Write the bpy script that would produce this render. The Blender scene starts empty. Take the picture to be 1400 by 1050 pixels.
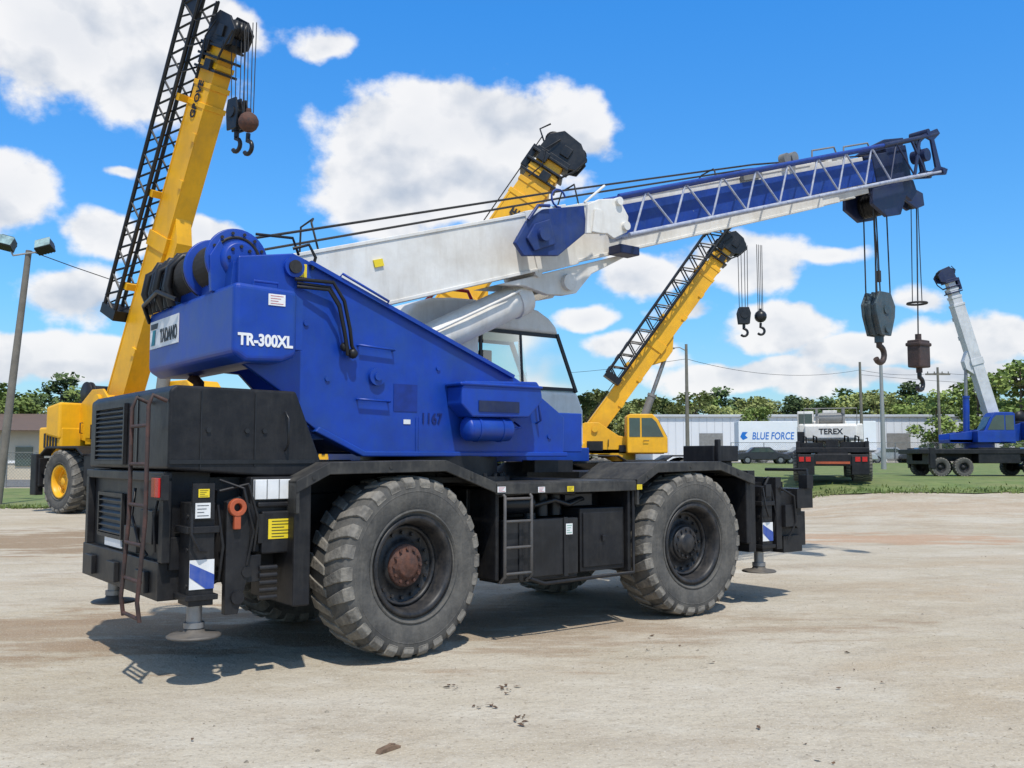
import bpy, math, random, bmesh
from mathutils import Vector, Matrix, noise
random.seed(7)
sc=bpy.context.scene
col=sc.collection
R=math.radians
# ------------------------------------------------------------ helpers
class G:
    def __init__(s,M=None):
        s.v=[];s.f=[];s.m=[];s.sm=[];s.M=M
    def add(s,vs,fs,mi=0,smooth=False):
        b=len(s.v)
        for p in vs:
            p=Vector(p)
            s.v.append(s.M@p if s.M else p)
        for k in fs:
            s.f.append([b+i for i in k]);s.m.append(mi);s.sm.append(smooth)
        return s
    def box(s,x0,x1,y0,y1,z0,z1,mi=0):
        vs=[(x,y,z) for x in(x0,x1) for y in(y0,y1) for z in(z0,z1)]
        return s.add(vs,[(0,1,3,2),(4,6,7,5),(0,4,5,1),(2,3,7,6),(0,2,6,4),(1,5,7,3)],mi)
    def prism(s,pts,y0,y1,mi=0):
        n=len(pts)
        vs=[(x,y0,z) for x,z in pts]+[(x,y1,z) for x,z in pts]
        fs=[tuple(range(n)),tuple(range(2*n-1,n-1,-1))]+[(i,(i+1)%n,n+(i+1)%n,n+i) for i in range(n)]
        return s.add(vs,fs,mi)
    def prismx(s,pts,x0,x1,mi=0):
        n=len(pts)
        vs=[(x0,y,z) for y,z in pts]+[(x1,y,z) for y,z in pts]
        fs=[tuple(range(n)),tuple(range(2*n-1,n-1,-1))]+[(i,(i+1)%n,n+(i+1)%n,n+i) for i in range(n)]
        return s.add(vs,fs,mi)
    def cyl(s,p0,p1,r,r1=None,n=20,mi=0,caps=True):
        p0=Vector(p0);p1=Vector(p1);r1=r if r1 is None else r1
        d=(p1-p0).normalized()
        u=d.orthogonal().normalized();w=d.cross(u)
        vs=[];
        for p,rr in((p0,r),(p1,r1)):
            for i in range(n):
                a=2*math.pi*(i+.5)/n
                vs.append(p+(u*math.cos(a)+w*math.sin(a))*rr)
        s.add(vs,[(i,(i+1)%n,n+(i+1)%n,n+i) for i in range(n)],mi,n>6)
        if caps: s.add(vs,[tuple(range(n)),tuple(range(2*n-1,n-1,-1))],mi)
        return s
    def beam(s,p0,p1,w,h,up=(0,0,1),mi=0):
        p0=Vector(p0);p1=Vector(p1);d=(p1-p0).normalized()
        sd=d.cross(Vector(up))
        if sd.length<1e-4: sd=d.orthogonal()
        sd.normalize();u=sd.cross(d)
        vs=[p+sd*a*w/2+u*b*h/2 for p in(p0,p1) for a,b in((-1,-1),(1,-1),(1,1),(-1,1))]
        return s.add(vs,[(0,1,2,3),(7,6,5,4)]+[(i,(i+1)%4,4+(i+1)%4,4+i) for i in range(4)],mi)
    def tube(s,path,r,n=8,mi=0,closed=False):
        P=[Vector(p) for p in path];m=len(P)
        vs=[];prev=None
        for i,p in enumerate(P):
            if closed: t=P[(i+1)%m]-P[i-1]
            else: t=P[min(i+1,m-1)]-P[max(i-1,0)]
            t.normalize()
            if prev is None: u=t.orthogonal().normalized()
            else:
                u=prev-t*prev.dot(t)
                u=u.normalized() if u.length>1e-5 else t.orthogonal().normalized()
            prev=u;w=t.cross(u)
            for k in range(n):
                a=2*math.pi*k/n
                vs.append(p+(u*math.cos(a)+w*math.sin(a))*r)
        fs=[]
        for i in range(m if closed else m-1):
            j=(i+1)%m
            for k in range(n):
                fs.append((i*n+k,i*n+(k+1)%n,j*n+(k+1)%n,j*n+k))
        s.add(vs,fs,mi,True)
        if not closed: s.add(vs,[tuple(range(n)),tuple(range(m*n-1,(m-1)*n-1,-1))],mi)
        return s
    def lathe(s,prof,c=(0,0,0),n=48,mi=0,closed=False,smooth=True):
        c=Vector(c);m=len(prof);vs=[]
        for r,y in prof:
            for k in range(n):
                a=2*math.pi*k/n
                vs.append(c+Vector((r*math.cos(a),y,r*math.sin(a))))
        fs=[]
        for i in range(m if closed else m-1):
            j=(i+1)%m
            for k in range(n):
                fs.append((i*n+k,i*n+(k+1)%n,j*n+(k+1)%n,j*n+k))
        return s.add(vs,fs,mi,smooth)
    def ball(s,c,r,n=12,mi=0,sc3=(1,1,1)):
        c=Vector(c);vs=[];fs=[];m=n//2
        for i in range(m+1):
            t=math.pi*i/m
            for k in range(n):
                a=2*math.pi*k/n
                vs.append(c+Vector((r*sc3[0]*math.sin(t)*math.cos(a),r*sc3[1]*math.sin(t)*math.sin(a),r*sc3[2]*math.cos(t))))
        for i in range(m):
            for k in range(n):
                fs.append((i*n+k,i*n+(k+1)%n,(i+1)*n+(k+1)%n,(i+1)*n+k))
        return s.add(vs,fs,mi,True)
    def mesh(s,name,mats):
        me=bpy.data.meshes.new(name)
        me.from_pydata(s.v,[],s.f)
        for m in mats: me.materials.append(m)
        me.polygons.foreach_set('material_index',s.m)
        me.polygons.foreach_set('use_smooth',s.sm)
        bm=bmesh.new();bm.from_mesh(me)
        bmesh.ops.recalc_face_normals(bm,faces=bm.faces)
        bm.to_mesh(me);bm.free();me.update()
        return me
    def build(s,name,parent=None,mats=(),bevel=0,seg=2,**kw):
        o=bpy.data.objects.new(name,s.mesh(name,mats))
        col.objects.link(o)
        if parent: o.parent=parent
        if bevel:
            b=o.modifiers.new('bevel','BEVEL');b.width=bevel;b.segments=seg;b.limit_method='ANGLE';b.angle_limit=R(40)
        for k,v in kw.items(): o[k]=v
        return o
def root(name,loc,rz,label,cat,group=None,scale=1):
    o=bpy.data.objects.new(name,None);col.objects.link(o)
    o.location=loc;o.rotation_euler=(0,0,rz);o.scale=(scale,)*3;o.empty_display_size=.3
    o['label']=label;o['category']=cat
    if group:o['group']=group
    return o
def text(body,size,o,xd,yd,parent,mat,bold=0,name='lettering',align='CENTER',sx=1,ext=.002,shear=0):
    c=bpy.data.curves.new(name,'FONT');c.body=body;c.size=size;c.align_x=align;c.align_y='CENTER'
    c.offset=bold;c.extrude=ext;c.shear=shear
    t=bpy.data.objects.new(name,c);col.objects.link(t)
    bpy.context.view_layer.update()
    dg=bpy.context.evaluated_depsgraph_get()
    me=bpy.data.meshes.new_from_object(t.evaluated_get(dg))
    bpy.data.objects.remove(t)
    xd=Vector(xd).normalized();yd=Vector(yd).normalized();zd=xd.cross(yd)
    M=Matrix.Identity(4)
    for i in range(3):
        M[i][0]=xd[i]*sx;M[i][1]=yd[i];M[i][2]=zd[i];M[i][3]=o[i]
    me.transform(M);me.materials.clear();me.materials.append(mat)
    ob=bpy.data.objects.new(name,me);col.objects.link(ob);ob.parent=parent
    return ob
def N(nt,t,**kw):
    n=nt.nodes.new(t)
    for k,v in kw.items(): setattr(n,k,v)
    return n
def mat(name,c,rough=.5,metal=0,var=.15,scale=4,dirt=None,damt=.45,dscale=2.5,bump=0,bscale=30,spec=.5,coat=0,chip=None,chipt=.66):
    m=bpy.data.materials.new(name);m.use_nodes=True;nt=m.node_tree
    b=nt.nodes['Principled BSDF'];L=nt.links.new
    tc=N(nt,'ShaderNodeTexCoord')
    n1=N(nt,'ShaderNodeTexNoise');n1.inputs['Scale'].default_value=scale;n1.inputs['Detail'].default_value=4;n1.inputs['Roughness'].default_value=.65
    L(tc.outputs['Object'],n1.inputs['Vector'])
    mr=N(nt,'ShaderNodeMapRange');mr.inputs['From Min'].default_value=.3;mr.inputs['From Max'].default_value=.7
    mr.inputs['To Min'].default_value=1-var;mr.inputs['To Max'].default_value=1+var
    L(n1.outputs['Fac'],mr.inputs['Value'])
    mx=N(nt,'ShaderNodeVectorMath',operation='SCALE');mx.inputs[0].default_value=c[:3]
    L(mr.outputs[0],mx.inputs['Scale'])
    out=mx.outputs[0]
    def layer(out,colr,lo,hi,sc_,amt,det=5,stretch=None):
        n2=N(nt,'ShaderNodeTexNoise');n2.inputs['Scale'].default_value=sc_;n2.inputs['Detail'].default_value=det;n2.inputs['Roughness'].default_value=.72
        if stretch:
            mp=N(nt,'ShaderNodeMapping');mp.inputs['Scale'].default_value=stretch;L(tc.outputs['Object'],mp.inputs[0]);L(mp.outputs[0],n2.inputs['Vector'])
        else: L(tc.outputs['Object'],n2.inputs['Vector'])
        r2=N(nt,'ShaderNodeMapRange');r2.inputs['From Min'].default_value=lo;r2.inputs['From Max'].default_value=hi;r2.inputs['To Max'].default_value=amt
        L(n2.outputs['Fac'],r2.inputs['Value'])
        k=N(nt,'ShaderNodeMix',data_type='RGBA');L(r2.outputs[0],k.inputs[0]);L(out,k.inputs[6]);k.inputs[7].default_value=(*colr,1)
        return k.outputs[2]
    if dirt: 
        out=layer(out,dirt,.42,.72,dscale,damt)
        out=layer(out,dirt,.5,.75,dscale*2.2,damt*.6,3,(2.5,2.5,.35))
    if chip: out=layer(out,chip,chipt,chipt+.03,14,.9,4)
    L(out,b.inputs['Base Color'])
    rr=N(nt,'ShaderNodeMapRange');rr.inputs['To Min'].default_value=max(rough-.12,.02);rr.inputs['To Max'].default_value=min(rough+.15,1)
    L(n1.outputs['Fac'],rr.inputs['Value']);L(rr.outputs[0],b.inputs['Roughness'])
    b.inputs['Metallic'].default_value=metal;b.inputs['Specular IOR Level'].default_value=spec
    b.inputs['Coat Weight'].default_value=coat
    if bump:
        n3=N(nt,'ShaderNodeTexNoise');n3.inputs['Scale'].default_value=bscale;n3.inputs['Detail'].default_value=3
        L(tc.outputs['Object'],n3.inputs['Vector'])
        bp=N(nt,'ShaderNodeBump');bp.inputs['Strength'].default_value=bump;bp.inputs['Distance'].default_value=.02
        L(n3.outputs['Fac'],bp.inputs['Height']);L(bp.outputs[0],b.inputs['Normal'])
    return m
blue=mat('blue_paint',(.002,.040,.32),.4,0,.2,2.5,dirt=(.02,.07,.19),damt=.38,dscale=3,bump=.1,bscale=6,chip=(.02,.03,.09),chipt=.70)
blued=mat('faded_blue_paint',(.004,.035,.24),.5,0,.25,5,dirt=(.03,.08,.26),damt=.5,dscale=6,chip=(.4,.4,.4),chipt=.70)
navy=mat('dark_blue_paint',(.004,.012,.06),.5,0,.3,6,dirt=(.04,.05,.08),damt=.5)
white=mat('white_paint',(.76,.74,.69),.45,0,.07,2,dirt=(.40,.34,.26),damt=.42,dscale=1.6,bump=.06,bscale=5,chip=(.25,.16,.1),chipt=.71)
whitew=mat('worn_white_paint',(.42,.44,.50),.6,0,.15,8,dirt=(.10,.14,.30),damt=.7,dscale=9,chip=(.03,.06,.2),chipt=.64)
black=mat('black_paint',(.010,.010,.012),.45,0,.3,4,dirt=(.05,.047,.043),damt=.4,dscale=3.5,bump=.1,bscale=12,spec=.32)
blackg=mat('glossy_black_paint',(.010,.011,.014),.34,0,.3,3,dirt=(.05,.047,.043),damt=.3,dscale=3,spec=.4)
deckm=mat('dusty_deck_steel',(.025,.025,.025),.6,0,.3,5,dirt=(.14,.13,.11),damt=.45,dscale=4,spec=.35)
rubber=mat('dusty_rubber',(.078,.076,.072),.85,0,.25,6,dirt=(.19,.175,.15),damt=.6,dscale=3.5,bump=.35,bscale=22,spec=.2)
tread=mat('dusty_tread_rubber',(.15,.14,.125),.9,0,.35,7,dirt=(.33,.30,.25),damt=.7,dscale=5,bump=.5,bscale=25,spec=.15)
rimm=mat('black_rim',(.018,.019,.022),.45,0,.3,6,dirt=(.09,.075,.06),damt=.5,dscale=6,spec=.35)
rust=mat('rusty_steel',(.11,.045,.028),.8,0,.4,14,dirt=(.045,.035,.035),damt=.8,dscale=9,bump=.4)
steel=mat('grey_steel',(.28,.28,.28),.4,.6,.2,8,dirt=(.15,.12,.1),damt=.4)
chrome=mat('polished_rod',(.7,.7,.7),.15,1,.05,5)
rope=mat('wire_rope',(.03,.028,.026),.6,.3,.3,40)
hose=mat('black_hose',(.012,.012,.013),.4,0,.2,10,spec=.35)
yellow=mat('yellow_paint',(.84,.43,.008),.42,0,.1,1.5,dirt=(.40,.22,.04),damt=.35,dscale=1.2)
yellowd=mat('yellow_sticker',(.8,.6,.02),.5,0,.05)
orange=mat('orange_paint',(.45,.09,.03),.55,0,.2,10,dirt=(.14,.05,.03),damt=.6)
red=mat('red_lens',(.5,.015,.012),.25,0,.1)
whites=mat('white_sticker',(.78,.78,.77),.45,0,.08,8,dirt=(.45,.43,.39),damt=.3)
greens=mat('green_sticker',(.02,.3,.15),.5,0,.1)
teal=mat('teal_sticker',(.0,.2,.25),.5,0,.1)
blackt=mat('black_lettering',(.012,.012,.014),.5,0,.1)
bluet=mat('blue_lettering',(.01,.16,.55),.5,0,.1)
stripeb=mat('stripe_blue',(.01,.06,.35),.5,0,.1,5,dirt=(.3,.3,.3),damt=.3)
txtw=mat('white_lettering',(.78,.78,.78),.5,0,.05)
txtn=mat('navy_lettering',(.002,.014,.13),.5,0,.05)
blockm=mat('teal_grey_block_paint',(.04,.07,.085),.5,0,.3,8,dirt=(.11,.085,.07),damt=.5,dscale=6,bump=.2)
glass=mat('tinted_glass',(.03,.055,.05),.06,0,.3,2,spec=.8,coat=.5)
lampm=mat('lamp_lens',(.25,.36,.36),.06,0,.5,3,spec=.8)
grey=mat('grey_paint',(.22,.22,.21),.5,0,.15,3,dirt=(.12,.1,.08),damt=.4)
cg_=bpy.data.materials.new('clear_tinted_glass');cg_.use_nodes=True;q_=cg_.node_tree
for n in list(q_.nodes):
    if n.type=='BSDF_PRINCIPLED': q_.nodes.remove(n)
o_=[n for n in q_.nodes if n.type=='OUTPUT_MATERIAL'][0]
t_=N(q_,'ShaderNodeBsdfTransparent');t_.inputs[0].default_value=(.76,.90,.83,1)
g_=N(q_,'ShaderNodeBsdfGlossy');g_.inputs['Roughness'].default_value=.04;g_.inputs[0].default_value=(.9,.95,.95,1)
f_=N(q_,'ShaderNodeFresnel');f_.inputs[0].default_value=1.6
x_=N(q_,'ShaderNodeMixShader');q_.links.new(f_.outputs[0],x_.inputs[0]);q_.links.new(t_.outputs[0],x_.inputs[1]);q_.links.new(g_.outputs[0],x_.inputs[2]);q_.links.new(x_.outputs[0],o_.inputs[0])
# ------------------------------------------------------------ camera
cam=bpy.data.cameras.new('camera');co=bpy.data.objects.new('camera',cam);col.objects.link(co)
co.location=(0,0,1.65);co.rotation_euler=(R(90)+math.atan(100/1300),0,0)
cam.sensor_width=36;cam.lens=36*1300/1400;cam.clip_end=5000;cam.clip_start=.1
sc.camera=co
sc.view_settings.view_transform='Standard';sc.view_settings.look='None';sc.view_settings.exposure=0
# ------------------------------------------------------------ sun + sky
sund=Vector((.13,-.46,.88)).normalized()
sl=bpy.data.lights.new('sun','SUN');sl.energy=3.9;sl.angle=R(1.2);sl.color=(1,.95,.87)
so=bpy.data.objects.new('sun',sl);col.objects.link(so);so.rotation_euler=sund.to_track_quat('Z','Y').to_euler();so.location=(0,0,30)
w=bpy.data.worlds.new('World');sc.world=w;w.use_nodes=True;nt=w.node_tree;L=nt.links.new
bg=nt.nodes['Background'];bg.inputs['Strength'].default_value=.1
sky=N(nt,'ShaderNodeTexSky',sky_type='NISHITA');sky.sun_disc=False
sky.sun_elevation=math.asin(sund.z);sky.sun_rotation=math.atan2(sund.x,sund.y)
sky.air_density=1.0;sky.dust_density=.4;sky.ozone_density=2.0
tc=N(nt,'ShaderNodeTexCoord');nrm=N(nt,'ShaderNodeVectorMath',operation='NORMALIZE');L(tc.outputs['Generated'],nrm.inputs[0])
sx=N(nt,'ShaderNodeSeparateXYZ');L(nrm.outputs[0],sx.inputs[0])
def mth(op,a,b=None,c=None,clamp=False):
    n=N(nt,'ShaderNodeMath',operation=op);n.use_clamp=clamp
    for i,x in enumerate((a,b,c)):
        if x is None: continue
        if isinstance(x,(int,float)): n.inputs[i].default_value=x
        else: L(x,n.inputs[i])
    return n.outputs[0]
az=mth('ARCTAN2',sx.outputs[0],sx.outputs[1]);el=mth('ARCSINE',sx.outputs[2])
cr=N(nt,'ShaderNodeValToRGB');L(mth('MULTIPLY',el,1/1.571,None,True),cr.inputs[0])
e=cr.color_ramp.elements
e[0].position=0;e[0].color=(.21,.24,.27,1);e[1].position=1;e[1].color=(.24,.26,.27,1)
for p,cc_ in((.10,(.16,.31,.41,1)),(.29,(.10,.35,.56,1)),(.40,(.20,.32,.38,1))):
    q=e.new(p);q.color=cc_
tint=N(nt,'ShaderNodeVectorMath',operation='MULTIPLY');L(sky.outputs[0],tint.inputs[0]);L(cr.outputs[0],tint.inputs[1])
hs=N(nt,'ShaderNodeVectorMath',operation='SCALE');L(tint.outputs[0],hs.inputs[0]);hs.inputs['Scale'].default_value=4.3
cb=N(nt,'ShaderNodeCombineXYZ');L(az,cb.inputs[0]);L(el,cb.inputs[1])
def fbm(off,scale,det,rough):
    mp=N(nt,'ShaderNodeMapping');mp.inputs['Location'].default_value=off;mp.inputs['Scale'].default_value=(1,1.25,1);L(cb.outputs[0],mp.inputs[0])
    n=N(nt,'ShaderNodeTexNoise');n.inputs['Scale'].default_value=scale;n.inputs['Detail'].default_value=det;n.inputs['Roughness'].default_value=rough
    L(mp.outputs[0],n.inputs['Vector']);return n
wn=fbm((3,1,0),11,2,.5)
wv=N(nt,'ShaderNodeVectorMath',operation='SUBTRACT');L(wn.outputs['Color'],wv.inputs[0]);wv.inputs[1].default_value=(.5,.5,.5)
ws=N(nt,'ShaderNodeVectorMath',operation='SCALE');L(wv.outputs[0],ws.inputs[0]);ws.inputs['Scale'].default_value=.05
P=N(nt,'ShaderNodeVectorMath',operation='ADD');L(cb.outputs[0],P.inputs[0]);L(ws.outputs[0],P.inputs[1])
blobs=[(565,185,150,80),(665,165,160,72),(765,175,95,52),(520,255,115,75),(640,250,160,70),(800,185,55,34),
(70,35,180,90),(190,95,120,55),(240,15,110,55),(-10,265,80,60),(125,325,55,36),(100,405,80,38),(50,492,110,32),(130,488,50,30),
(1015,355,100,46),(880,378,65,28),(1070,448,82,42),(800,437,55,24),(1030,515,170,26),(1190,480,100,30),(1345,462,120,36),(860,480,80,24),(1290,512,140,22),(430,500,100,24),(270,325,55,30)]
thin=[(435,40,75,32),(1150,340,80,28),(1250,412,75,24),(160,228,40,16),(940,420,80,26)]
def ae(u,v):
    a=math.atan((u-700)/1300);return a,math.atan((625-v)/1300*math.cos(a))
m=None
for lst,amp in((blobs,1.0),(thin,.60)):
    for (u,v,ru,rv) in lst:
        a,e_=ae(u,v)
        q=N(nt,'ShaderNodeVectorMath',operation='MULTIPLY_ADD');L(P.outputs[0],q.inputs[0]);q.inputs[1].default_value=(1300/ru,1300/rv,0);q.inputs[2].default_value=(-a*1300/ru,-e_*1300/rv,0)
        l=N(nt,'ShaderNodeVectorMath',operation='LENGTH');L(q.outputs[0],l.inputs[0])
        d=mth('MULTIPLY_ADD',l.outputs['Value'],-1,amp)
        m=d if m is None else mth('SMOOTH_MAX',m,d,.15)
m=mth('MAXIMUM',m,-.6)
n1=fbm((0,0,0),12,7,.56);n2=fbm((-.010,-.035,0),12,3,.5)
far=fbm((9,4,2),3.2,3,.6)
back=mth('GREATER_THAN',mth('ABSOLUTE',az),.75)
high=mth('GREATER_THAN',el,.62)
gen=mth('MULTIPLY',mth('MULTIPLY_ADD',far.outputs['Fac'],4,-2.1),mth('MAXIMUM',back,high))
m2=mth('MAXIMUM',m,mth('ADD',gen,mth('MULTIPLY_ADD',mth('MAXIMUM',back,high),.6,-.6)))
dens=mth('ADD',mth('MULTIPLY',m2,1.35),mth('MULTIPLY_ADD',n1.outputs['Fac'],2.2,-1.12))
al=N(nt,'ShaderNodeMapRange',interpolation_type='SMOOTHSTEP');al.inputs['From Min'].default_value=-.08;al.inputs['From Max'].default_value=.36;L(dens,al.inputs['Value'])
alo=mth('MULTIPLY',al.outputs[0],.97)
lit=mth('MULTIPLY_ADD',mth('SUBTRACT',n1.outputs['Fac'],n2.outputs['Fac']),3.0,.88,clamp=True)
core=N(nt,'ShaderNodeMapRange');core.inputs['From Min'].default_value=.5;core.inputs['From Max'].default_value=1.4;core.inputs['To Max'].default_value=.25;L(dens,core.inputs['Value'])
lit=mth('SUBTRACT',lit,core.outputs[0],clamp=True)
cc=N(nt,'ShaderNodeMix',data_type='RGBA');L(lit,cc.inputs[0]);cc.inputs[6].default_value=(4.9,5.6,6.7,1);cc.inputs[7].default_value=(9.4,9.4,9.5,1)
cm=N(nt,'ShaderNodeMix',data_type='RGBA');L(alo,cm.inputs[0]);L(hs.outputs[0],cm.inputs[6]);L(cc.outputs[2],cm.inputs[7])
L(cm.outputs[2],bg.inputs['Color'])
# ------------------------------------------------------------ ground
def S(a,b,x):
    t=min(max((x-a)/(b-a),0),1);return t*t*(3-2*t)
def hgt(x,y):
    r=S(7,11,x)
    return r*(.8*S(22,36,y)+.3*S(40,90,y))+(1-r)*.15*S(40,90,y)
def sheet(name,xs,ys,mt,dz=0,jit=0):
    g=G();vs=[]
    for j,y in enumerate(ys):
        for i,x in enumerate(xs):
            X,Y=x,y
            if jit and (i in(0,len(xs)-1)): X+=random.uniform(-jit,jit)
            if jit and (j in(0,len(ys)-1)): Y+=random.uniform(-jit,jit)
            vs.append((X,Y,hgt(X,Y)+dz))
    n=len(xs)
    fs=[(j*n+i,j*n+i+1,(j+1)*n+i+1,(j+1)*n+i) for j in range(len(ys)-1) for i in range(n-1)]
    g.add(vs,fs,0,True)
    return g.build(name,None,[mt],kind='structure')
def rng(a,b,st): 
    n=max(int(round((b-a)/st)),1);return [a+(b-a)*i/n for i in range(n+1)]
gm=bpy.data.materials.new('sandy_gravel');gm.use_nodes=True;gt=gm.node_tree;gb=gt.nodes['Principled BSDF'];GL=gt.links.new
gtc=N(gt,'ShaderNodeTexCoord')
def gn(scale,det,rough=.6,st=None,rot=0,dist=0):
    n=N(gt,'ShaderNodeTexNoise');n.inputs['Scale'].default_value=scale;n.inputs['Detail'].default_value=det;n.inputs['Roughness'].default_value=rough;n.inputs['Distortion'].default_value=dist
    mp=N(gt,'ShaderNodeMapping');mp.inputs['Rotation'].default_value=(0,0,rot)
    if st: mp.inputs['Scale'].default_value=st
    GL(gtc.outputs['Object'],mp.inputs[0]);GL(mp.outputs[0],n.inputs['Vector']);return n.outputs['Fac']
def gmr(x,a,b,c=0,d=1):
    n=N(gt,'ShaderNodeMapRange');n.inputs[1].default_value=a;n.inputs[2].default_value=b;n.inputs[3].default_value=c;n.inputs[4].default_value=d;GL(x,n.inputs[0]);return n.outputs[0]
def gmix(f,a,b):
    n=N(gt,'ShaderNodeMix',data_type='RGBA');GL(f,n.inputs[0])
    for i,x in((6,a),(7,b)):
        if isinstance(x,tuple): n.inputs[i].default_value=(*x,1)
        else: GL(x,n.inputs[i])
    return n.outputs[2]
def gmath(op,a,b):
    n=N(gt,'ShaderNodeMath',operation=op)
    for i,x in((0,a),(1,b)):
        if isinstance(x,(int,float)): n.inputs[i].default_value=x
        else: GL(x,n.inputs[i])
    return n.outputs[0]
c=gmix(gmr(gn(.35,4,.6),.38,.62),(.49,.44,.355),(.43,.375,.285))
c=gmix(gmr(gn(.16,4,.65,(1,1.6,1),.5,.6),.5,.66,0,.6),c,(.39,.30,.20))
c=gmix(gmr(gn(.8,5,.7,(.6,1.5,1),R(-32)),.52,.72,0,.5),c,(.31,.25,.18))
c=gmix(gmr(gn(2.2,5,.75,(.7,1.2,1),R(38)),.52,.72,0,.55),c,(.57,.535,.455))
c=gmix(gmr(gn(1.3,5,.7),.54,.68,0,.4),c,(.33,.275,.205))
def ruts(rot,sc_,off,colr,amt):
    mp=N(gt,'ShaderNodeMapping');mp.inputs['Rotation'].default_value=(0,0,rot);mp.inputs['Location'].default_value=off;GL(gtc.outputs['Object'],mp.inputs[0])
    wv_=N(gt,'ShaderNodeTexWave',wave_type='BANDS',bands_direction='X');wv_.inputs['Scale'].default_value=sc_;wv_.inputs['Distortion'].default_value=1.6;wv_.inputs['Detail'].default_value=2;wv_.inputs['Detail Scale'].default_value=.25
    GL(mp.outputs[0],wv_.inputs['Vector'])
    b_=gmr(wv_.outputs['Fac'],.78,.95)
    k=gmath('MULTIPLY',b_,gmr(gn(5,3,.7,None,rot),.35,.65,.25,1))
    return gmath('MULTIPLY',k,gmr(gn(.22,2,.5,None,rot+1),.45,.6,0,amt)),colr
for f,cl in (ruts(R(62),.16,(0,0,0),(.30,.24,.17),.45),ruts(R(-75),.13,(3,1,0),(.31,.25,.18),.4),ruts(R(80),.2,(1.3,4,0),(.60,.56,.48),.5)): c=gmix(f,c,cl)
def patch(x,y,rx,ry,cl,amt):
    global c
    mp=N(gt,'ShaderNodeVectorMath',operation='MULTIPLY_ADD');GL(gtc.outputs['Object'],mp.inputs[0]);mp.inputs[1].default_value=(1/rx,1/ry,0);mp.inputs[2].default_value=(-x/rx,-y/ry,0)
    l=N(gt,'ShaderNodeVectorMath',operation='LENGTH');GL(mp.outputs[0],l.inputs[0])
    d=gmath('ADD',gmath('SUBTRACT',1,l.outputs['Value']),pn)
    c=gmix(gmr(d,0,.5,0,amt),c,cl)
pn=gmr(gn(1.4,4,.7,(.5,1.5,1)),.3,.7,-.8,.8)
patch(7.6,19.5,3.4,1.5,(.42,.235,.13),.6);patch(-9.5,19,4.5,3.2,(.25,.17,.10),.8);patch(-4,9.2,2.4,1.5,(.27,.185,.11),.65);patch(-1,9.5,4,1.6,(.28,.195,.125),.6);patch(13,27,8,2,(.38,.26,.16),.4);patch(-3.2,13.5,3,1.5,(.28,.2,.13),.5)
c=gmix(gmr(gn(26,2,.7),.55,.70,0,.55),c,(.23,.19,.145))
c=gmix(gmr(gn(60,2,.6),.58,.68,0,.55),c,(.65,.61,.53))
c=gmix(gmr(gn(7,4,.7),.58,.70,0,.4),c,(.25,.205,.15))
vor=N(gt,'ShaderNodeTexVoronoi');vor.inputs['Scale'].default_value=9;GL(gtc.outputs['Object'],vor.inputs['Vector'])
c=gmix(gmr(vor.outputs['Distance'],.04,.09,.8,0),c,(.17,.14,.10))
GL(c,gb.inputs['Base Color']);gb.inputs['Roughness'].default_value=.95;gb.inputs['Specular IOR Level'].default_value=.15
hh=gmath('ADD',gmath('MULTIPLY',gn(3.5,5,.65),1.0),gmath('MULTIPLY',gn(45,3,.7),.16))
b1=N(gt,'ShaderNodeBump');b1.inputs['Strength'].default_value=.8;b1.inputs['Distance'].default_value=.06;GL(hh,b1.inputs['Height']);GL(b1.outputs[0],gb.inputs['Normal'])
sheet('ground',[-900,-300,-120]+rng(-70,70,1.4)+[120,300,900],[-80]+rng(-30,110,1.75)+[150,250,500,1500],gm)
grassm=mat('grass',(.12,.175,.04),.9,0,.35,1.2,dirt=(.22,.20,.09),damt=.7,dscale=.6,bump=.6,bscale=25)
sheet('grass_verge',rng(8.6,90,1.2),rng(30.5,86,1.2),grassm,.03,.5)
sheet('grass_verge',rng(-80,-14.6,1.2),rng(31,50,1.2),grassm,.03,.5)
asph=mat('asphalt',(.13,.13,.125),.9,0,.15,1,bump=.3)
sheet('road',rng(-100,-14,2),rng(52,66,2),asph,.02)
sheet('road',rng(6,110,2),rng(87,97,2),asph,.02)
g=G()
for i in range(2600):
    if i%3: x=random.uniform(9,26);y=30.6+abs(random.gauss(0,.8))-.4
    else: x=-random.uniform(15,24);y=31+abs(random.gauss(0,.8))-.4
    z=hgt(x,y);a=random.random()*6.28;h_=random.uniform(.05,.14)
    g.add([(x-.04*math.cos(a),y-.04*math.sin(a),z),(x+.04*math.cos(a),y+.04*math.sin(a),z),(x+random.uniform(-.05,.05),y+random.uniform(-.05,.05),z+h_)],[(0,1,2)])
g.build('grass_tufts',None,[grassm],kind='stuff')
g=G()
pm=mat('pebble',(.30,.26,.20),.9,0,.5,9)
for i in range(3200):
    y=2.6+15*random.random()**1.6;x=random.uniform(-.62,.62)*y
    r=random.uniform(.003,.010)*(1 if random.random()<.93 else 2.0)
    k=5;rr=r
    top=(x+random.uniform(-.3,.3)*rr,y,rr*.8)
    ring=[(x+rr*math.cos(6.283*j/k+.5)*random.uniform(.7,1.3),y+rr*math.sin(6.283*j/k+.5)*random.uniform(.7,1.3),-.001) for j in range(k)]
    g.add(ring+[top],[(j,(j+1)%k,k) for j in range(k)],0)
g.build('scattered_pebbles',None,[pm],kind='stuff')
g=G()
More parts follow.
